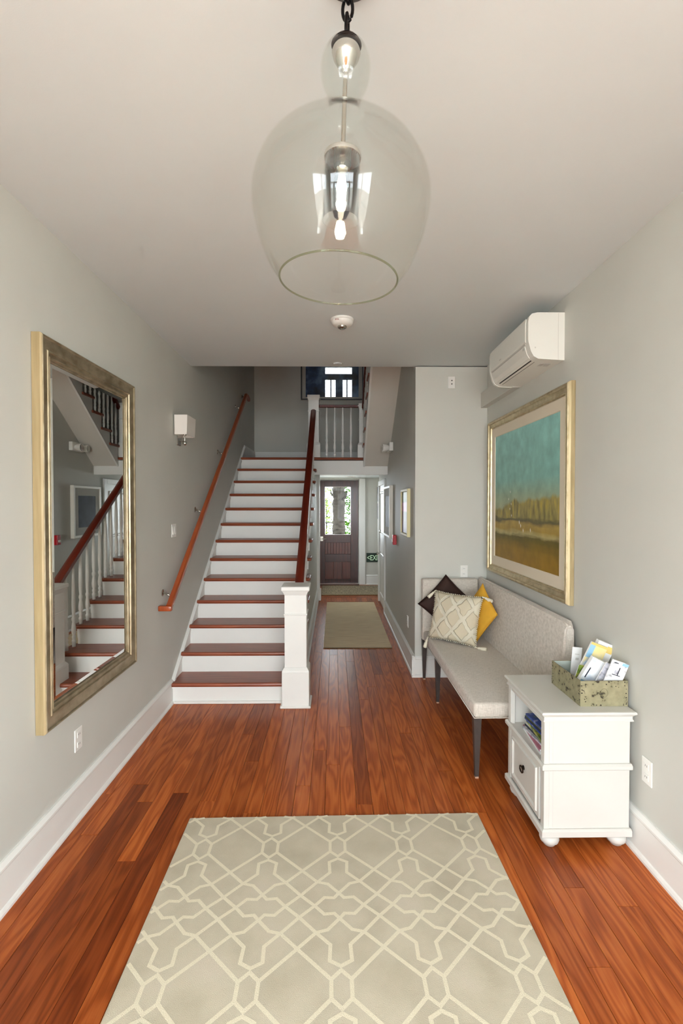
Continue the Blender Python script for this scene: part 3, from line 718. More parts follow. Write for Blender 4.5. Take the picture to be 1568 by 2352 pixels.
for y in (4.02, 4.95, 5.9, 6.95, 7.45):
    z = wz0 + WS * (min(y, wy1) - wy0) - .032
    b_ = lathe('bracket', [(.028, 0), (.028, .006), (.012, .012), (.012, .02)], (XL + .0005, y - .06, z + .0), 'nickel', wr, 16, axis='x')
    tube('arm', [(XL + .012, y - .06, z), (XL + .055, y - .06, z - .02), (RX, y - .02, z - .02 + WS * .0)], .007, 'nickel', b_, 8)

# ================================================================== wall plates
def outlet(y, z, wallx, out, label, grp=None):
    t_ = thing('wall_outlet', (wallx, y, z - .06), label, 'outlet')
    a = wallx; b = wallx + out * .006
    box('cover_plate', min(a, b), max(a, b), y - .037, y + .037, z - .06, z + .06, 'plastic_white', t_, bev=.0025)
    c = wallx + out * .0085
    for dz in (-.026, .026):
        f = box('socket', min(b, c), max(b, c), y - .017, y + .017, z + dz - .015, z + dz + .015, 'plastic_white', t_, bev=.001)
        for dy in (-.006, .006): box('slot', min(c, c + out * .0006), max(c, c + out * .0006), y + dy - .001, y + dy + .001, z + dz - .003, z + dz + .006, 'slot_dark', f)
    return t_
outlet(2.645, .42, XL, 1, 'white wall outlet low on the left wall beneath the mirror')
outlet(2.275, .424, XR, -1, 'white wall outlet low on the right wall beside the white cabinet')
outlet(5.2, .43, HX, -1, 'white wall outlet low on the hallway side wall')
t_ = thing('wall_outlet', (1.255, YJ, .97), 'white wall outlet on the end wall just above the bench back', 'outlet')
box('cover_plate', 1.218, 1.292, YJ - .006, YJ, .967, 1.085, 'plastic_white', t_, bev=.0025)
for dz in (1.0, 1.052):
    f = box('socket', 1.238, 1.272, YJ - .0085, YJ - .006, dz - .015, dz + .015, 'plastic_white', t_, bev=.001)
    for dx in (-.006, .006): box('slot', 1.255 + dx - .001, 1.255 + dx + .001, YJ - .0091, YJ - .0085, dz - .003, dz + .006, 'slot_dark', f)
t_ = thing('cable_plate', (1.127, YJ, 2.79), 'white wall plate with two dark jacks high on the end wall', 'wall plate')
box('cover_plate', 1.092, 1.162, YJ - .006, YJ, 2.792, 2.908, 'plastic_white', t_, bev=.0025)
for z in (2.835, 2.868): lathe('jack', [(.006, 0), (.006, -.004), (0, -.004)], (1.129, YJ - .006, z), 'slot_dark', t_, 12, axis='y')
t_ = thing('light_switch', (XL, 4.238, 1.39), 'white rocker light switch on the left wall beside the stairs', 'light switch')
box('cover_plate', XL, XL + .006, 4.18, 4.296, 1.396, 1.51, 'plastic_white', t_, bev=.0025)
for y in (4.213, 4.263): prism('rocker', [(XL + .006, 1.42), (XL + .013, 1.42), (XL + .007, 1.486), (XL + .006, 1.486)], 'y', y - .016, y + .016, 'plastic_white', t_)

# ================================================================== mirror
mr = thing('wall_mirror', (XL, 2.797, .615), 'tall mirror in a champagne silver moulded frame on the left wall', 'mirror')
my0, my1, mz0, mz1 = 2.272, 3.322, .615, 2.470
frame('frame_side', 'x', XL, [(0, .002), (0, .040), (.004, .048)], my0, my1, mz0, mz1, 'mirror_frame_side', mr)
frame('frame', 'x', XL, [(.004, .048), (.008, .052), (.013, .050), (.018, .044), (.045, .036), (.062, .037), (.066, .042), (.071, .042), (.075, .034), (.086, .033), (.089, .036), (.093, .034), (.098, .026), (.106, .025), (.110, .020)], my0, my1, mz0, mz1, 'mirror_frame', mr)
i = .108
bm = bmesh.new(); addframe(bm, 'x', XL, [(i, .0185), (i + .024, .0215)], my0, my1, mz0, mz1)
j = i + .024
bm.faces.new([bm.verts.new((XL + .0215, y, z)) for y, z in ((my0 + j, mz0 + j), (my1 - j, mz0 + j), (my1 - j, mz1 - j), (my0 + j, mz1 - j))])
meshobj('mirror_pane', bm, 'mirror_glass', mr)
box('back_panel', XL + .001, XL + .012, my0 + .02, my1 - .02, mz0 + .02, mz1 - .02, 'frame_black', mr)

# ================================================================== sconce
sc_ = thing('wall_sconce', (XL, 4.37, 2.18), 'boxy white fabric wall sconce with chrome fittings above the light switch', 'wall lamp')
bm = bmesh.new()
def rect_loft(bm, secs, cap=True):
    rings = [[bm.verts.new(p) for p in s] for s in secs]
    for A, B in zip(rings, rings[1:]):
        for k in range(len(A)): bm.faces.new((A[k], A[(k + 1) % len(A)], B[(k + 1) % len(A)], B[k]))
    return bm
def sec(x0, x1, y0, y1, z): return [(x0, y0, z), (x1, y0, z), (x1, y1, z), (x0, y1, z)]
rect_loft(bm, [sec(XL + .012, -1.266, 4.245, 4.49, 2.278), sec(XL + .012, -1.258, 4.24, 4.495, 2.445), sec(XL + .015, -1.261, 4.243, 4.492, 2.445), sec(XL + .015, -1.269, 4.248, 4.487, 2.278), sec(XL + .012, -1.266, 4.245, 4.49, 2.278)])
meshobj('shade', bm, 'shade_fabric', sc_)
box('backplate', XL, XL + .014, 4.32, 4.42, 2.195, 2.30, 'chrome', sc_, bev=.004)
tube('arm', [(XL + .01, 4.37, 2.235), (XL + .06, 4.37, 2.232), (XL + .062, 4.37, 2.30)], .007, 'chrome', sc_, 8)
lathe('finial', [(0, -.028), (.014, -.02), (.019, -.006), (.015, .008), (.008, .014), (.008, .045), (0, .045)], (XL + .062, 4.37, 2.222), 'chrome', sc_, 16)
lathe('socket', [(.014, 0), (.016, .02), (.016, .05), (0, .05)], (XL + .062, 4.37, 2.285), 'nickel', sc_, 16)
box('crossbar', XL + .012, -1.27, 4.366, 4.374, 2.30, 2.306, 'chrome', sc_)

# ================================================================== air conditioner
ac = thing('air_conditioner', (XR, 3.55, 2.609), 'white split air conditioner mounted high on the right wall', 'air conditioner')
ACP = [(1.475, 2.907), (1.30, 2.907), (1.268, 2.900), (1.250, 2.882), (1.243, 2.85), (1.243, 2.735), (1.247, 2.715), (1.262, 2.662), (1.280, 2.634), (1.309, 2.618), (1.475, 2.609)]
prism('body', ACP, 'y', 3.182, 3.920, 'ac_shell', ac, smooth=30)
def grow(P_, s): 
    return [(x if x > 1.47 else x - s, z + (s if z > 2.8 else (-s if z < 2.65 else 0))) for x, z in P_]
for y0, y1 in ((3.155, 3.182), (3.92, 3.945)): prism('end_cap', grow(ACP, .003), 'y', y0, y1, 'ac_shell', ac, smooth=30)
box('seam', 1.434, 1.436, 3.1545, 3.1555, 2.61, 2.906, 'ac_grille', ac)
# front panel with lower lip, flap and outlet
prism('front_panel', [(1.2435, 2.885), (1.237, 2.86), (1.237, 2.738), (1.2405, 2.728), (1.246, 2.735), (1.246, 2.88)], 'y', 3.20, 3.90, 'ac_shell', ac)
prism('panel_groove', [(1.2395, 2.727), (1.2425, 2.717), (1.256, 2.717), (1.256, 2.727)], 'y', 3.21, 3.89, 'ac_grille', ac)
prism('flap', [(1.243, 2.712), (1.2585, 2.664), (1.273, 2.638), (1.286, 2.632), (1.283, 2.64), (1.27, 2.665), (1.252, 2.712)], 'y', 3.225, 3.875, 'ac_shell', ac)
prism('outlet_slot', [(1.2905, 2.6270), (1.317, 2.6165), (1.317, 2.624), (1.2905, 2.634)], 'y', 3.24, 3.86, 'slot_dark', ac)
box('sensor_mark', 1.2405, 1.2435, 3.225, 3.25, 2.69, 2.705, 'ac_grille', ac)
box('logo_mark', 1.2365, 1.2375, 3.66, 3.70, 2.755, 2.763, 'ac_grille', ac)
for x, z in ((1.36, 2.6115), (1.40, 2.6095)): box('fine_print', x, x + .03, 3.25, 3.31, z - .0012, z + .001, 'plate_groove', ac)
bm = bmesh.new()
for a in ((1.286, 2.686), ): bm.faces.new([bm.verts.new(p) for p in ((a[0] - .006, 3.1535, a[1] + .004), (a[0] + .006, 3.1535, a[1] + .004), (a[0], 3.1535, a[1] - .008))])
meshobj('arrow_mark', bm, 'ac_grille', ac)

# ================================================================== painting
pn = thing('framed_painting', (XR, 3.79, 1.055), 'large marsh landscape painting in a silver gilt frame above the bench', 'painting')
py0, py1, pz0, pz1 = 3.0, 4.60, 1.055, 2.440
frame('frame_side', 'x', XR, [(0, -.002), (0, -.028), (.006, -.040)], py0, py1, pz0, pz1, 'painting_frame_gold', pn)
frame('frame', 'x', XR, [(.006, -.040), (.012, -.048), (.022, -.050), (.030, -.045), (.034, -.036), (.052, -.030), (.058, -.030), (.061, -.034), (.066, -.033), (.070, -.022), (.078, -.021)], py0, py1, pz0, pz1, 'painting_frame', pn)
frame('liner', 'x', XR, [(.076, -.0215), (.08, -.024), (.155, -.024), (.160, -.016)], py0, py1, pz0, pz1, 'mat_board', pn)
box('canvas', XR - .018, XR - .012, py0 + .158, py1 - .158, pz0 + .158, pz1 - .158, 'landscape', pn, origin=(XR - .018, 3.79, pz0 + .158))
for yy, zz in ((4.06, 1.78), (4.10, 1.72), (4.04, 1.68), (4.07, 1.64), (4.03, 1.585), (3.86, 1.535), (3.83, 1.51), (3.78, 1.475), (3.64, 1.485)):
    s_ = .012 if zz > 1.56 else .018
    bm = bmesh.new(); addprism(bm, [(yy - s_ * .5, zz), (yy, zz - s_ * .9), (yy + s_ * .4, zz + s_ * .2), (yy + s_ * .1, zz + s_)], 'x', XR - .0187, XR - .018)
    meshobj('painted_bird', bm, 'bird_white', pn)

# ================================================================== ceiling things
sd = thing('smoke_detector', (.055, 3.56, CZ - .05), 'round white smoke detector on the ceiling behind the pendant lamp', 'smoke detector')
lathe('base', [(.083, 0), (.083, -.012), (.075, -.018), (0, -.018)], (.055, 3.565, CZ), 'plastic_white', sd, 32)
lathe('body', [(.078, -.016), (.076, -.03), (.062, -.045), (.045, -.05), (0, -.05)], (.055, 3.565, CZ), 'plastic_white', sd, 32)
lathe('sensor_cage', [(.034, -.048), (.032, -.06), (.020, -.068), (0, -.068)], (.055, 3.565, CZ), 'nickel', sd, 16)
for k in range(4): box('date_mark', .005 + k * .010, .009 + k * .010, 3.4945 - k * .001, 3.4965 - k * .001, CZ - .030, CZ - .018, 'smoke_text', sd)
sh_ = thing('sprinkler_cover', (.03, 4.68, CZ - .012), 'small round sprinkler cover plate at the far edge of the ceiling', 'sprinkler')
lathe('plate', [(.04, 0), (.04, -.004), (.034, -.010), (0, -.010)], (.03, 4.68, CZ), 'ceiling_paint', sh_, 24)
lathe('ring', [(.05, 0), (.05, -.002), (.041, -.002), (.041, 0)], (.03, 4.68, CZ), 'plate_groove', sh_, 24)
dl = thing('recessed_downlight', (.31, 9.72, VC - .006), 'unlit recessed downlight in the low rear hallway ceiling', 'ceiling light')
lathe('trim_ring', [(.10, 0), (.10, -.006), (.075, -.004), (.072, 0)], (.31, 9.72, VC), 'plastic_white', dl, 28, True)
lathe('reflector', [(.072, -.001), (.05, -.0005), (0, -.0005)], (.31, 9.72, VC), 'nickel', dl, 28)

# ================================================================== pendant lamp
LX, LY = .036, 1.25
lp = thing('pendant_lamp', (LX, LY, CZ), 'clear glass cloche pendant lamp with a lit bulb on a short dark chain', 'pendant lamp')
lathe('canopy', [(.068, 0), (.068, -.006), (.06, -.014), (.03, -.026), (.010, -.032), (0, -.032)], (LX, LY, CZ), 'bronze', lp, 32)
def link(name, zc, hl, hw, rot, r, mat):
    pts = []
    for k in range(20):
        a = 2 * PI * k / 20; u = hw * math.cos(a); v = hl * math.sin(a)
        pts.append((LX + u * math.cos(rot), LY + u * math.sin(rot), zc + v))
    return tube(name, pts, r, mat, lp, 8, True)
for zc, rot in ((2.966, 1.2), (2.920, -.1), (2.880, 1.35)): link('chain_link', zc, .029, .0125, rot, .0042, 'black_metal')
lathe('top_cap', [(0, .018), (.008, .016), (.014, .006), (.034, 0), (.038, -.006), (.034, -.010), (0, -.010)], (LX, LY, 2.838), 'black_metal', lp, 28)
lathe('cup', [(.032, 0), (.036, -.012), (.032, -.026), (.020, -.046), (.009, -.056), (.006, -.062), (0, -.062)], (LX, LY, 2.826), 'chrome', lp, 28)
lathe('stem', [(.0055, 0), (.0055, -.21), (0, -.21)], (LX, LY, 2.766), 'nickel', lp, 12)
outer = [(.034, 2.836), (.050, 2.820), (.0605, 2.797), (.0635, 2.770), (.0590, 2.740), (.0480, 2.714), (.0420, 2.690), (.0420, 2.668), (.0520, 2.650), (.078, 2.634), (.112, 2.614), (.150, 2.586), (.182, 2.556), (.206, 2.520), (.2200, 2.482), (.2240, 2.445), (.2190, 2.402), (.205, 2.350), (.184, 2.300), (.164, 2.268), (.1495, 2.2506)]
# smooth the profile
def smoothprof(P_, n=4):
    out = []
    for k in range(len(P_) - 1):
        p0 = P_[max(k - 1, 0)]; p1 = P_[k]; p2 = P_[k + 1]; p3 = P_[min(k + 2, len(P_) - 1)]
        for s in range(n):
            u = s / n
            out.append(tuple(.5 * ((2 * p1[c]) + (-p0[c] + p2[c]) * u + (2 * p0[c] - 5 * p1[c] + 4 * p2[c] - p3[c]) * u * u + (-p0[c] + 3 * p1[c] - 3 * p2[c] + p3[c]) * u ** 3) for c in (0, 1)))
    out.append(P_[-1]); return out
op = smoothprof(outer)
prof = [(r, z - CZ) for r, z in op] + [(.148, 2.2488 - CZ)] + [(r - .0035, z - CZ) for r, z in reversed(op)]
bm = bmesh.new(); addlathe(bm, prof, (LX, LY, CZ), 72, True); meshobj('glass_shade', bm, 'lamp_glass', lp, smooth=True)
bm = bmesh.new(); addtube(bm, [(LX + .1478 * math.cos(2 * PI * k / 72), LY + .1478 * math.sin(2 * PI * k / 72), 2.2502) for k in range(72)], .0026, 8, True); meshobj('glass_rim', bm, 'rim_glass', lp, smooth=True)
lathe('holder', [(.010, .02), (.018, .012), (.022, 0), (.022, -.03), (.018, -.04), (0, -.04)], (LX, LY, 2.565), 'chrome', lp, 20)
bm = bmesh.new(); addlathe(bm, [(.046, 2.555), (.046, 2.40), (.0435, 2.40), (.0435, 2.555)], (LX, LY, 0), 40, True); meshobj('glass_chimney', bm, 'lamp_glass', lp, smooth=True)
lathe('chimney_collar', [(.046, .004), (.047, 0), (.046, -.006), (.02, -.006), (.02, .004)], (LX, LY, 2.558), 'chrome', lp, 32, True)
bb = lathe('bulb', [(.014, .125), (.016, .11), (.021, .09), (.0225, .06), (.022, .02), (.016, .004), (0, 0)], (LX, LY, 2.405), 'bulb_glass', lp, 24)
lathe('filament', [(0, .095), (.008, .09), (.013, .06), (.009, .02), (0, .015)], (LX, LY, 2.42), 'filament', bb, 12)
lp.rotation_euler = (0, .034, 0)
ll = bpy.data.lights.new('bulb_light', 'POINT'); ll.energy = 6.0; ll.color = (.97, .99, 1.0); ll.shadow_soft_size = .008
lo = bpy.data.objects.new('bulb_light', ll); COL.objects.link(lo); lo.location = (LX - .019, LY, 2.47)
# ================================================================== hall pictures
def pic(name, label, y0, y1, z0, z1, depth, fw, fmat, art, matw=0, matmat='mat_grey'):
    p_ = thing(name, (HX, (y0 + y1) / 2, z0), label, 'picture')
    frame('frame', 'x', HX, [(0, 0), (0, -depth), (.004, -depth - .003), (fw - .004, -depth - .003), (fw, -depth + .01)], y0, y1, z0, z1, fmat, p_)
    if matw: frame('mount', 'x', HX, [(fw - .002, -depth + .010), (fw + matw, -depth + .010), (fw + matw + .004, -depth + .014)], y0, y1, z0, z1, matmat, p_)
    k = fw + matw
    box('print', HX - depth + .013, HX - depth + .016, y0 + k, y1 - k, z0 + k, z1 - k, art, p_, origin=(HX - depth + .013, (y0 + y1) / 2, z0 + k))
    return p_
pic('framed_print', 'framed pastel print with pink shape in a cream frame near the hallway corner', 5.06, 5.57, 1.335, 1.838, .03, .03, 'frame_cream', 'pastel_print')
pic('framed_print', 'deep white frame holding a dark print above the red fire alarm', 6.575, 7.335, 1.215, 1.925, .045, .035, 'frame_white', 'dark_print', .10, 'mat_grey')
fa = thing('fire_alarm', (HX, 6.22, 1.16), 'red fire alarm pull station on the hallway wall', 'fire alarm')
box('housing', HX - .045, HX, 6.18, 6.26, 1.162, 1.285, 'alarm_red', fa, bev=.006, seg=2)
box('pull_handle', HX - .056, HX - .045, 6.195, 6.245, 1.195, 1.225, 'plastic_white', fa, bev=.004)
em = thing('emergency_light', (HX, 6.62, 2.38), 'white emergency light with two lamp heads high on the hallway wall', 'emergency light')
box('housing', HX - .05, HX, 6.55, 6.86, 2.385, 2.50, 'plastic_white', em, bev=.006, seg=2)
for y in (6.62, 6.80):
    hd = lathe('lamp_head', [(.03, 0), (.042, -.03), (.05, -.075), (.048, -.082), (0, -.078)], (HX - .05, y, 2.43), 'plastic_white', em, 20, axis='x')
    lathe('lens', [(.044, 0), (.04, -.004), (0, -.006)], (HX - .132, y, 2.43), 'chrome', hd, 20, axis='x')
# landing picture
lpz0 = 3.463
lc = thing('framed_print', (-.04, YB, lpz0), 'wide black framed blue print with reflecting glass on the landing wall', 'picture')
frame('frame', 'y', YB, [(0, 0), (0, -.03), (.018, -.03), (.022, -.02)], -.578, .498, lpz0, lpz0 + .85, 'frame_black', lc)
frame('mount', 'y', YB, [(.02, -.018), (.08, -.018), (.083, -.014)], -.578, .498, lpz0 - .03, lpz0 + .88, 'mat_grey', lc)
box('print', -.495, .415, YB - .016, YB - .012, lpz0 + .022, lpz0 + .83, 'blue_print', lc, origin=(-.04, YB - .016, lpz0))
# vestibule frames
for k, (z0, z1) in enumerate(((1.72, 2.02), (1.36, 1.68))):
    p_ = thing('framed_print', (.99, 10.15, z0), ('upper' if k == 0 else 'lower') + ' of two small black frames on the wall right of the rear door', 'picture')
    frame('frame', 'y', 10.15, [(0, 0), (0, -.02), (.02, -.02), (.024, -.012)], .885, 1.12, z0, z1, 'frame_black', p_)
    box('print', .905, 1.10, 10.138, 10.141, z0 + .02, z1 - .02, 'mat_grey', p_)
# exit sign
ex = thing('exit_sign', (.80, 10.15, .47), 'low dark green glow sign reading EXIT with a left arrow by the rear door', 'sign')
box('board', .658, .965, 10.138, 10.15, .465, .655, 'exit_board', ex, bev=.003)
cu = bpy.data.curves.new('exit_text', 'FONT'); cu.body = '<EXIT'; cu.size = .155; cu.extrude = .001; cu.space_character = .92
to = bpy.data.objects.new('exit_text_tmp', cu); COL.objects.link(to)
bpy.context.view_layer.update()
me = bpy.data.meshes.new_from_object(to.evaluated_get(bpy.context.evaluated_depsgraph_get()))
bpy.data.objects.remove(to)
me.materials.clear(); me.materials.append(MATS['exit_glow'])
tx = bpy.data.objects.new('lettering', me); COL.objects.link(tx); tx.parent = ex; tx.rotation_euler = (PI / 2, 0, 0)
tw = max(v.co.x for v in me.vertices) or 1
for v in me.vertices: v.co.x *= .285 / tw
tx.location = Vector((.668, 10.1365, .505)) - Vector((.80, 10.15, .47))

# ================================================================== rugs
RA = math.radians(.85)
def rot2(x, y, cx=.01, cy=2.373): 
    dx, dy = x - cx, y - cy
    return cx + dx * math.cos(RA) - dy * math.sin(RA), cy + dx * math.sin(RA) + dy * math.cos(RA)
rg = thing('area_rug', (.01, 1.4, 0), 'large taupe rug with a cream trellis pattern in the foreground', 'rug')
rx0, rx1, ry_0, ry_1 = -.768, .778, .15, 2.615
bm = bmesh.new()
addprism(bm, [rot2(rx0, ry_0), rot2(rx1, ry_0), rot2(rx1, ry_1), rot2(rx0, ry_1)], 'z', .001, .012)
bmesh.ops.bevel(bm, geom=[e for e in bm.edges if all(v.co.z > .01 for v in e.verts)], offset=.004, segments=2, affect='EDGES'); meshobj('pile', bm, 'rug_pile', rg)
bm = bmesh.new()
NX_, NY_ = .1635, .3525
H1 = (.036, -.034); H0 = (.036, 0); H2 = (0, -.068); B1 = (.041, -.105); B2 = (.038, -.170); B0 = (0, -.083); N1 = (.094, -.224); L1 = (NX_, -.156)
D1 = (.048, -.236); D2 = (0, -.288); Q1 = (.021, -.313); Q2 = (.062, -.310); N2 = (.102, -NY_); L2 = (NX_, -.297)
segs = [(H0, H1), (H1, H2), (H1, L1), (B0, B1), (B1, B2), (B2, N1), (N1, L1), (N1, L2), (L2, N2), (N1, D1), (D1, D2), (D2, Q1), (Q1, Q2), (Q2, N2)]
hw = .0072; zz = .0126
def ribbon(p, q):
    P_ = Vector((p[0], p[1])); Q_ = Vector((q[0], q[1])); d = (Q_ - P_)
    if d.length < 1e-4: return
    d.normalize(); nrm = Vector((-d.y, d.x)); P_ = P_ - d * hw * .6; Q_ = Q_ + d * hw * .6
    pts = [P_ + nrm * hw, P_ - nrm * hw, Q_ - nrm * hw, Q_ + nrm * hw]
    if any(not (rx0 + .004 < a.x < rx1 - .004 and ry_0 + .004 < a.y < ry_1 - .003) for a in pts):
        # clip the centre line to the rug
        t0, t1 = 0., 1.; D_ = Q_ - P_
        for a, dd, lo_, hi_ in ((P_.x, D_.x, rx0 + .008, rx1 - .008), (P_.y, D_.y, ry_0 + .008, ry_1 - .006)):
            if abs(dd) < 1e-9:
                if not lo_ <= a <= hi_: return
                continue
            u, v = (lo_ - a) / dd, (hi_ - a) / dd
            t0 = max(t0, min(u, v)); t1 = min(t1, max(u, v))
        if t1 <= t0: return
        P_, Q_ = P_ + D_ * t0, P_ + D_ * t1; pts = [P_ + nrm * hw, P_ - nrm * hw, Q_ - nrm * hw, Q_ + nrm * hw]
    zr = zz + random.random() * .0002
    A = [bm.verts.new(rot2(a.x, a.y) + (zr,)) for a in pts]; bm.faces.new(A)
for ci in range(-3, 4):
    for ri in range(-1, 4):
        ox, oy = .014 + ci * 2 * NX_, 2.373 - ri * 2 * NY_
        for sx in (1, -1):
            for sy in (1, -1):
                for p, q in segs: ribbon((ox + sx * p[0], oy + sy * p[1]), (ox + sx * q[0], oy + sy * q[1]))
for f_ in bm.faces: f_.normal_update()
o = meshobj('trellis_lines', bm, 'rug_line', rg)
rn = thing('runner_rug', (.27, 7.0, 0), 'flat woven tan runner in the narrow hallway', 'rug')
box('weave', -.13, .668, 5.68, 8.32, .001, .009, 'jute', rn, bev=.003)
for y in (5.68, 8.305): box('hem', -.13, .668, y, y + .015, .002, .0105, 'jute_edge', rn, bev=.002)
dm = thing('door_mat', (.3, 9.45, 0), 'striped tan mat in front of the rear door', 'mat')
box('weave', -.25, .95, 8.97, 9.96, .001, .012, 'door_mat', dm, bev=.004)
for y in (8.965, 9.945): box('hem', -.25, .95, y, y + .015, .002, .013, 'jute_edge', dm, bev=.002)

# ================================================================== bench
bn = thing('upholstered_bench', (1.12, 3.8, 0), 'grey linen corner bench with tall back and dark tapered legs', 'bench')
bm = bmesh.new(); bx(bm, .842, 1.40, 2.94, 4.66, .385, .478, .022, 3)
o = meshobj('seat', bm, 'linen', bn, autosmooth=60)
bm = bmesh.new(); addprism(bm, [(1.335, .40), (1.348, .60), (1.382, .962), (1.396, .978), (1.425, .978), (1.438, .962), (1.436, .40)], 'x', 0, 1)
for v in bm.verts:                                    # prism was built along X: turn it along Y, near top corner rounded
    a, y_, z_ = v.co; v.co = (y_, 2.90 + a * (4.72 - 2.90), z_)
bmesh.ops.bisect_plane(bm, geom=bm.verts[:] + bm.edges[:] + bm.faces[:], plane_co=(0, 2.96, 0), plane_no=(0, 1, 0))
for v in bm.verts:
    if v.co.y < 2.905 and v.co.z > .9: v.co.z -= .03; v.co.y += .012
bmesh.ops.bevel(bm, geom=[e for e in bm.edges if e.calc_face_angle(0) > .5], offset=.010, segments=2, affect='EDGES')
meshobj('backrest', bm, 'linen', bn, autosmooth=50)
bm = bmesh.new(); bx(bm, .832, 1.36, 4.628, 4.712, .385, .968, .016, 3); meshobj('end_backrest', bm, 'linen', bn, autosmooth=60)
bm = bmesh.new()
for x_ in (.842,): addtube(bm, [(x_ + .003, 2.944, .388), (x_ + .003, 4.65, .388)], .0035, 6)
addtube(bm, [(.845, 2.943, .388), (1.395, 2.943, .388)], .0035, 6); meshobj('piping', bm, 'linen', bn, smooth=True)
def leg(x, y, sx=0, sy=0):
    bm = bmesh.new(); T, B = .024, .0115
    rect_loft(bm, [sec(x - B + sx, x + B + sx, y - B + sy, y + B + sy, .012), sec(x - T, x + T, y - T, y + T, .386)])
    bm.faces.new(bm.verts[:4]); bm.verts.ensure_lookup_table(); bm.faces.new(bm.verts[4:8])
    l_ = meshobj('leg', bm, 'bench_leg', bn)
    box('glide', x - B + sx + .001, x + B + sx - .001, y - B + sy + .001, y + B + sy - .001, 0, .012, 'leg_glide', l_)
for x, y in ((.872, 2.985), (.870, 4.115), (.858, 4.675), (1.39, 2.985), (1.39, 4.675)): leg(x, y)

# ================================================================== cushions
def cushion(name, label, TL, TR, BL, thick, mat, parent_cat='cushion', corner=.0, tassel=False, pw=.42):
    """square cushion through three corners (top-left, top-right, bottom-left as seen from its face)"""
    TL, TR, BL = Vector(TL), Vector(TR), Vector(BL)
    e1 = TR - TL; e2 = BL - TL; nrm = e1.cross(e2).normalized()
    C_ = TL + e1 / 2 + e2 / 2
    if nrm.dot(Vector((0, 0, 1.69)) - C_) < 0: nrm = -nrm
    t_ = thing(name, C_, label, parent_cat)
    N = 22; bm = bmesh.new(); uvl = bm.loops.layers.uv.new('UVMap'); G = {}
    for s in (1, -1):
        for i in range(N + 1):
            for j in range(N + 1):
                u, v = -1 + 2 * i / N, -1 + 2 * j / N
                edge = i in (0, N) or j in (0, N)
                if s == -1 and edge: G[s, i, j] = G[1, i, j]; continue
                uu = u * (1 - .075 * (1 - v * v) * abs(u) ** 2); vv = v * (1 - .075 * (1 - u * u) * abs(v) ** 2)
                hgt = thick / 2 * (max(0, (1 - u * u)) * max(0, (1 - v * v))) ** pw * s
                hgt += .004 * math.sin(7 * u + 3 * v + i * .3) * (1 - u * u) * (1 - v * v)
                G[s, i, j] = bm.verts.new(C_ + e1 * uu / 2 + e2 * vv / 2 + nrm * hgt)
        for i in range(N):
            for j in range(N):
                f_ = bm.faces.new((G[s, i, j], G[s, i + 1, j], G[s, i + 1, j + 1], G[s, i, j + 1]))
                for lp_, (a, b) in zip(f_.loops, ((i, j), (i + 1, j), (i + 1, j + 1), (i, j + 1))): lp_[uvl].uv = (a / N, b / N)
    meshobj('cover', bm, mat, t_, smooth=True)
    return t_, C_, e1, e2, nrm
BLc, BRc, TLc = Vector((.838, 4.373, .487)), Vector((1.173, 4.055, .487)), Vector((.9145, 4.43, .897))
wc, C_, e1, e2, nr = cushion('tufted_cushion', 'cream cushion with tufted diamond lattice and corner tassels on the bench', TLc, TLc + (BRc - BLc), BLc, .15, 'lattice_cushion')
def tassel(p, d, parent, rot=0):
    p = Vector(p); d = Vector(d).normalized()
    bm = bmesh.new()
    addtube(bm, [p, p + d * .02, p + d * .03, p + d * .038, p + d * .055, p + d * .085, p + d * .095], [.005, .006, .012, .009, .015, .017, .012], 10)
    for v in bm.verts: v.co += Vector((random.uniform(-1, 1), random.uniform(-1, 1), random.uniform(-1, 1))) * .0018
    meshobj('tassel', bm, 'cream_tassel', parent, smooth=True)
TRc = TLc + (BRc - BLc)
tassel(TLc, (-.9, -.2, -.75), wc); tassel(TRc, (.9, .15, -.45), wc); tassel(BLc + Vector((-.005, 0, 0)), (-.35, -.25, -1), wc); tassel(BRc, (.75, -.65, .02), wc)
# tufted edge on the cream cushion
bm = bmesh.new()
cor = [TLc, TRc, BRc, BLc]
for k in range(4):
    a, b = cor[k], cor[(k + 1) % 4]
    for s in range(26):
        u = (s + .5) / 26; vv = 2 * u - 1; inn = .075 * (1 - vv * vv) / 2
        p = a.lerp(b, u); p = p + (C_ - a.lerp(b, .5)) * inn * 2
        addtube(bm, [p, p + (p - C_).normalized() * (.006 + random.random() * .005)], [.006, .004], 5)
meshobj('tufted_edge', bm, 'cream_tassel', wc, smooth=True)
def seam_cushion(name, label, T, R, B, thick, mat):
    T, R, B = Vector(T), Vector(R), Vector(B)
    t_, C2, a, b, n_ = cushion(name, label, T, R, T + (B - R), thick, mat)
    L_ = T + (B - R); cs = [T, R, B, L_]; pts = []
    for k in range(4):
        p, q = cs[k], cs[(k + 1) % 4]
        for s in range(10):
            u = s / 10; vv = 2 * u - 1; pts.append(p.lerp(q, u) + (C2 - p.lerp(q, .5)) * .075 * (1 - vv * vv))
    bm = bmesh.new(); addtube(bm, pts, .0032, 6, True); meshobj('seam', bm, mat, t_, smooth=True)
seam_cushion('yellow_cushion', 'mustard yellow cushion leaning against the bench back', (1.295, 4.27, .985), (1.325, 3.965, .780), (1.215, 4.19, .487), .10, 'yellow_fabric')
seam_cushion('brown_cushion', 'dark brown cushion tilted on its corner behind the cream cushion', (1.04, 4.575, 1.02), (1.315, 4.52, .755), (1.05, 4.50, .487), .10, 'brown_fabric')

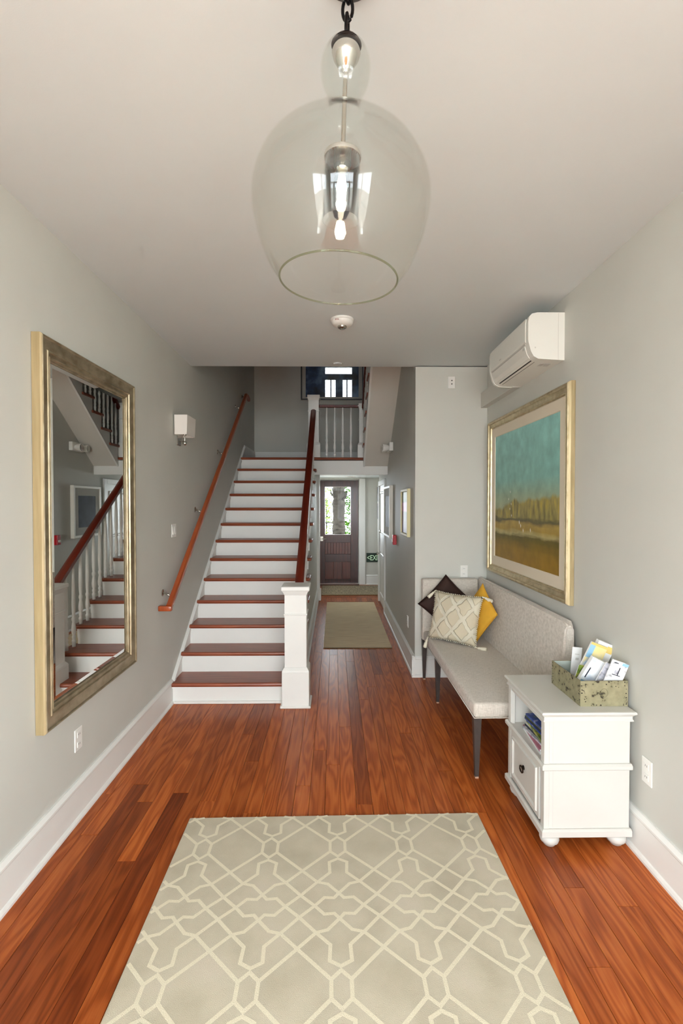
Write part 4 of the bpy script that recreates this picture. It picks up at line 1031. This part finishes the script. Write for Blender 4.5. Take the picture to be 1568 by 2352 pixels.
# ================================================================== cabinet
cb = thing('side_cabinet', (1.23, 2.6, 0), 'white painted cabinet with open shelf, panelled drawer and bun feet', 'cabinet')
cx0, cx1, cy0, cy1 = 1.02, 1.435, 2.352, 2.838
def frustum_board(name, x0, x1, y0, y1, prof, mat, parent):
    bm = bmesh.new(); secs = [sec(x0 - o_, x1 + (o_ if x1 + o_ < 1.468 else max(0, 1.468 - x1)), y0 - o_, y1 + o_, z) for o_, z in prof]
    rect_loft(bm, secs); bm.verts.ensure_lookup_table(); bm.faces.new(bm.verts[:4]); bm.faces.new(bm.verts[-4:]); return meshobj(name, bm, mat, parent)
frustum_board('top', cx0, cx1, cy0, cy1, [(.012, .632), (.012, .637), (.008, .642), (.008, .655), (.016, .664), (.020, .667), (.023, .672), (.021, .679), (.016, .681)], 'cabinet_white', cb)
box('side_panel', cx0, cx1, cy0, cy0 + .02, .09, .634, 'cabinet_white', cb)
box('side_panel', cx0, cx1, cy1 - .02, cy1, .09, .634, 'cabinet_white', cb)
box('back_panel', cx1 - .012, cx1, cy0 + .02, cy1 - .02, .09, .634, 'cabinet_white', cb)
box('corner_post', cx0 - .004, cx0 + .022, cy0 - .003, cy0 + .036, .09, .634, 'cabinet_white', cb, bev=.002)
box('corner_post', cx0 - .004, cx0 + .022, cy1 - .036, cy1 + .003, .09, .634, 'cabinet_white', cb, bev=.002)
box('top_rail', cx0 - .002, cx0 + .02, cy0 + .036, cy1 - .036, .612, .634, 'cabinet_white', cb, bev=.002)
box('shelf', cx0, cx1 - .012, cy0 + .02, cy1 - .02, .395, .418, 'cabinet_white', cb)
def belt(name, z0, z1, o_):
    bm = bmesh.new(); pr = [(0, z0), (o_ * .6, z0), (o_, z0 + .006), (o_, z1 - .008), (o_ * .5, z1), (0, z1)]
    secs = [sec(cx0 - a, min(1.441, cx1 + a), cy0 - a, cy1 + a, z) for a, z in pr]
    rect_loft(bm, secs); return meshobj(name, bm, 'cabinet_white', cb)
belt('waist_moulding', .394, .424, .018)
belt('base_moulding', .066, .106, .018)
box('base', cx0, cx1, cy0, cy1, .066, .10, 'cabinet_white', cb)
dr = box('drawer', cx0 - .006, cx0 + .014, cy0 + .05, cy1 - .05, .118, .388, 'cabinet_white', cb, bev=.002)
frame('panel_moulding', 'x', cx0 - .006, [(0, .0), (.004, -.008), (.012, -.009), (.018, -.004), (.022, .002)], cy0 + .075, cy1 - .075, .142, .365, 'cabinet_white', dr)
rp = lathe('pull_plate', [(.012, 0), (.012, -.004), (.005, -.007), (.005, -.012), (0, -.012)], (cx0 - .006, 2.60, .27), 'bronze', dr, 14, axis='x')
pts = [(cx0 - .019, 2.60 + .021 * math.cos(2 * PI * k / 20), .262 + .016 * math.sin(2 * PI * k / 20)) for k in range(20)]
bm = bmesh.new(); addtube(bm, pts, .0042, 8, True); meshobj('ring_pull', bm, 'bronze', dr, smooth=True)
box('inset_line', cx0 + .040, cx0 + .042, cy0 - .0006, cy0 + .0006, .11, .39, 'plate_groove', cb)
box('inset_line', cx0 + .040, cx0 + .042, cy0 - .0006, cy0 + .0006, .428, .63, 'plate_groove', cb)
for x, y in ((1.062, 2.392), (1.394, 2.392), (1.062, 2.80), (1.394, 2.80)):
    lathe('bun_foot', [(.018, 0), (.026, .004), (.034, .016), (.042, .022), (.047, .036), (.046, .05), (.040, .058), (.032, .062), (.036, .067), (0, .067)], (x, y, 0), 'cabinet_white', cb, 24)

# magazines on the shelf (each one a thing)
cov = ['paper_white', 'magenta_spine', 'cover_grey', 'paper_white', 'cover_green', 'cover_sketch', 'cover_blue', 'cover_green', 'cover_blue']
lab = ['lowest pale magazine of the stack on the cabinet shelf', 'rosy edged magazine second from the bottom of the shelf stack', 'grey magazine third from the bottom of the shelf stack', 'white magazine in the lower middle of the shelf stack', 'green magazine in the middle of the shelf stack', 'sketch covered magazine above the middle of the shelf stack', 'blue magazine third from the top of the shelf stack', 'dark green magazine just under the top of the shelf stack', 'topmost blue and green magazine of the shelf stack']
z = .4185
for k in range(9):
    th = random.choice((.006, .008, .011, .013)); ang = random.uniform(-.10, .10); dx, dy = random.uniform(-.012, .012), random.uniform(-.015, .015)
    bm = bmesh.new(); bx(bm, -.105, .105, -.14, .14, 0, th)
    o = meshobj('magazine', bm, 'paper_white', None, origin=(0, 0, 0))
    bm = bmesh.new(); bx(bm, -.1055, .1055, -.1405, .1405, th - .0012, th + .0003); c_ = meshobj('cover', bm, cov[k], o, origin=(0, 0, 0))
    bm = bmesh.new(); bx(bm, -.1055, -.1035, -.1405, .1405, -.0002, th); c_ = meshobj('spine', bm, 'ink_dark' if k in (3, 5, 7) else cov[k], o, origin=(0, 0, 0))
    o.location = (1.165 + dx + k * .002, 2.575 + dy, z); o.rotation_euler = (0, 0, ang); z += th + .0004
    tag(o, lab[k], 'magazine', 'magazines on the cabinet shelf')

# box on the cabinet
gb = thing('metal_box', (1.335, 2.56, .681), 'open distressed olive metal box of brochures on the cabinet', 'box')
X0, X1, Y0, Y1, Z0, Z1 = 1.216, 1.454, 2.402, 2.722, .6815, .808
box('base', X0, X1, Y0, Y1, Z0, Z0 + .005, 'aged_box', gb)
for n_, a in (('near_side', (X0, X1, Y0, Y0 + .005)), ('far_side', (X0, X1, Y1 - .005, Y1)), ('long_side', (X0, X0 + .005, Y0 + .005, Y1 - .005)), ('long_side', (X1 - .005, X1, Y0 + .005, Y1 - .005))):
    w_ = box(n_, *a, Z0 + .005, Z1, 'aged_box', gb)
for a in ((X0 + .0052, X0 + .006, Y0 + .006, Y1 - .006), ): box('lining', *a, Z0 + .006, Z1 - .001, 'box_inside', gb)
box('lining', X0 + .006, X1 - .006, Y1 - .0062, Y1 - .0054, Z0 + .006, Z1 - .001, 'box_inside', gb)
def flake(axis, u, v, s, fixed, mat='box_scratch'):
    bm = bmesh.new(); n_ = random.randint(5, 7); pts = []
    for k in range(n_):
        a = 2 * PI * k / n_; r = s * random.uniform(.4, 1.1); pts.append((u + r * math.cos(a) * 1.3, v + r * math.sin(a)))
    addprism(bm, pts, axis, fixed - .0006, fixed); return bm
fk = bmesh.new()
def addflake(axis, u, v, s, fixed):
    global fk
    n_ = random.randint(5, 7); pts = []
    for k in range(n_):
        a = 2 * PI * k / n_; r = s * random.uniform(.35, 1.1); pts.append((u + r * math.cos(a) * 1.2, v + r * math.sin(a)))
    addprism(fk, pts, axis, fixed - .0007, fixed)
for k in range(34):
    addflake('y', random.choice((X0 + .004 + random.random() * .028 ** 1.0, X1 - .004 - random.random() * .018)), random.uniform(Z0 + .006, Z1 - .006), random.uniform(.0018, .0045), Y0)
    addflake('x', random.choice((Y0 + .003 + random.random() * .022, Y1 - .004 - random.random() * .02)), random.uniform(Z0 + .006, Z1 - .006), random.uniform(.002, .0048), X0)
for k in range(9):
    addflake('y', random.uniform(X0 + .03, X1 - .03), random.choice((Z0 + .006, Z1 - .004, random.uniform(Z0, Z1))), random.uniform(.002, .005), Y0)
    addflake('x', random.uniform(Y0 + .03, Y1 - .03), random.choice((Z0 + .006, Z1 - .004, random.uniform(Z0 + .01, Z1 - .01))), random.uniform(.002, .006), X0)
o = meshobj('worn_paint', fk, 'box_scratch', gb); o['kind'] = 'stuff'
bm = bmesh.new(); addtube(bm, [(1.335 + .018 * math.cos(a / 12 * 2 * PI), Y0 - .0002, .748 + .022 * math.sin(a / 12 * 2 * PI)) for a in range(12)], .0011, 5, True); meshobj('stamped_emblem', bm, 'box_emblem', gb)

def brochure(name, label, w, h, th, mat, loc, roll, pitch, yaw, marks=()):
    bm = bmesh.new(); bx(bm, -w / 2, w / 2, 0, th, 0, h)
    o = meshobj(name, bm, 'paper_white', None, origin=(0, 0, 0))
    bm = bmesh.new(); bx(bm, -w / 2, w / 2, -.0006, 0, 0, h); meshobj('cover', bm, mat, o, origin=(0, 0, 0))
    for (x0, x1, z0, z1, mm) in marks:
        bm = bmesh.new(); addprism(bm, [(x0, z0), (x1, z0), (x1, z1), (x0, z1)], 'y', -.0011, -.0006); meshobj('print_mark', bm, mm, o, origin=(0, 0, 0))
    o.location = loc; o.rotation_euler = Euler((pitch, roll, yaw), 'XYZ'); tag(o, label, 'brochure', 'brochures in the metal box'); return o
D_ = math.radians
brochure('card', 'plain white card standing at the far end of the metal box', .062, .205, .0008, 'paper_white', (1.315, 2.668, .69), D_(8), D_(-3), D_(12), ((-.012, .016, .165, .169, 'plate_groove'), (-.006, .014, .135, .148, 'plate_groove')))
brochure('map_brochure', 'yellow and blue map brochure standing tallest in the metal box', .095, .275, .010, 'cover_map', (1.295, 2.585, .69), D_(21), D_(8), D_(4), ((-.047, -.018, .19, .262, 'ink_blue'), (-.047, .047, .262, .275, 'ink_yellow')))
brochure('folded_leaflet', 'white leaflet with yellow print leaning behind the map brochure', .10, .275, .024, 'paper_white', (1.345, 2.606, .69), D_(22), D_(7), D_(4), ((.01, .045, .225, .262, 'ink_yellow'),))
brochure('pale_brochure', 'thick pale blue brochure at the left front of the metal box', .098, .215, .024, 'cover_pale', (1.270, 2.515, .69), D_(27), D_(8), D_(0), ((-.034, -.028, .10, .16, 'ink_dark'), (-.042, .0, .04, .085, 'ink_blue')))
brochure('grey_brochure', 'grey striped brochure wedged in the middle of the metal box', .080, .20, .008, 'cover_grey', (1.318, 2.465, .69), D_(26), D_(6), D_(0))
brochure('sketch_brochure', 'white brochure with dark sailing sketch at the right front of the metal box', .088, .222, .004, 'cover_sketch', (1.352, 2.432, .69), D_(19), D_(5), D_(0), ((-.020, .022, .148, .152, 'ink_dark'), (.005, .010, .152, .192, 'ink_dark'), (-.012, .005, .155, .175, 'cover_grey'), (.012, .043, .205, .219, 'ink_blue'), (-.03, -.008, .208, .212, 'ink_dark')))
brochure('green_leaflet', 'narrow leaflet with green leaf print at the left edge of the metal box', .05, .155, .003, 'cover_green', (1.262, 2.555, .69), D_(14), D_(7), D_(10))

# ================================================================== garden beyond the rear door
pt = thing('palm_trunk', (.12, 13.9, -.12), 'thick grey palm trunk standing outside the rear door', 'tree')
prof = [(0.21, 0)]
for k in range(1, 40): prof.append((.172 + .02 * (k % 2) + random.uniform(-.012, .012) - .0005 * k, k * .12))
lathe('trunk', prof, (.12, 13.9, -.12), 'palm_bark', pt, 18, sharp=80)
for k in range(26):
    a = random.uniform(0, 2 * PI); z = random.uniform(1.6, 2.6); bm = bmesh.new(); r = .17
    c = Vector((.12 + r * math.cos(a), 13.9 + r * math.sin(a), z)); u = Vector((math.cos(a) * .5, math.sin(a) * .5, .85)).normalized()
    addtube(bm, [c, c + u * .10, c + u * .16 + Vector((0, 0, .03))], [.03, .022, .008], 6); meshobj('frond_stub', bm, 'palm_bark', pt)
def shrub(label, x, y, h, w, n, mat, leaf=.07):
    t_ = thing('shrub', (x, y, -.12), label, 'shrub', 'shrubs outside the rear door')
    tube('stem', [(x, y, -.12), (x + .03, y, h * .5), (x, y, h * .8)], .025, 'palm_bark', t_, 6)
    bm = bmesh.new()
    for k in range(n):
        a = random.uniform(0, 2 * PI); rr = w * math.sqrt(random.random()); z = -.1 + h * random.random() ** .8
        c = Vector((x + rr * math.cos(a), y + rr * math.sin(a), z)); R_ = Euler((random.uniform(-1, 1), random.uniform(-1, 1), random.uniform(0, 6.28))).to_matrix()
        s = leaf * random.uniform(.6, 1.3)
        bm.faces.new([bm.verts.new(c + R_ @ Vector(p)) for p in ((0, -s, 0), (s * .4, -s * .2, .008), (s * .3, s * .5, 0), (0, s, -.01), (-s * .3, s * .5, 0), (-s * .4, -s * .2, .008))])
    f_ = meshobj('foliage', bm, mat, t_); f_['kind'] = 'stuff'
shrub('tall green shrub right of the palm trunk outside the rear door', .50, 15.3, 3.2, .24, 1300, 'leaf_green', .06)
shrub('pale green shrub left of the palm trunk outside the rear door', -.30, 17.0, 2.3, .3, 700, 'leaf_pale', .06)
shrub('low shrub far right outside the rear door', 1.6, 17.5, 1.6, .7, 900, 'leaf_pale', .07)
fn = thing('garden_railing', (.1, 15.95, -.12), 'thin dark garden railing behind the palm trunk', 'railing')
for z in (1.05, .35): tube('rail', [(-3, 15.95, z), (3.4, 15.95, z)], .018, 'black_metal', fn, 6)
for k in range(9): tube('post', [(-3 + k * .8, 15.95, -.12), (-3 + k * .8, 15.95, 1.05)], .014, 'black_metal', fn, 6)
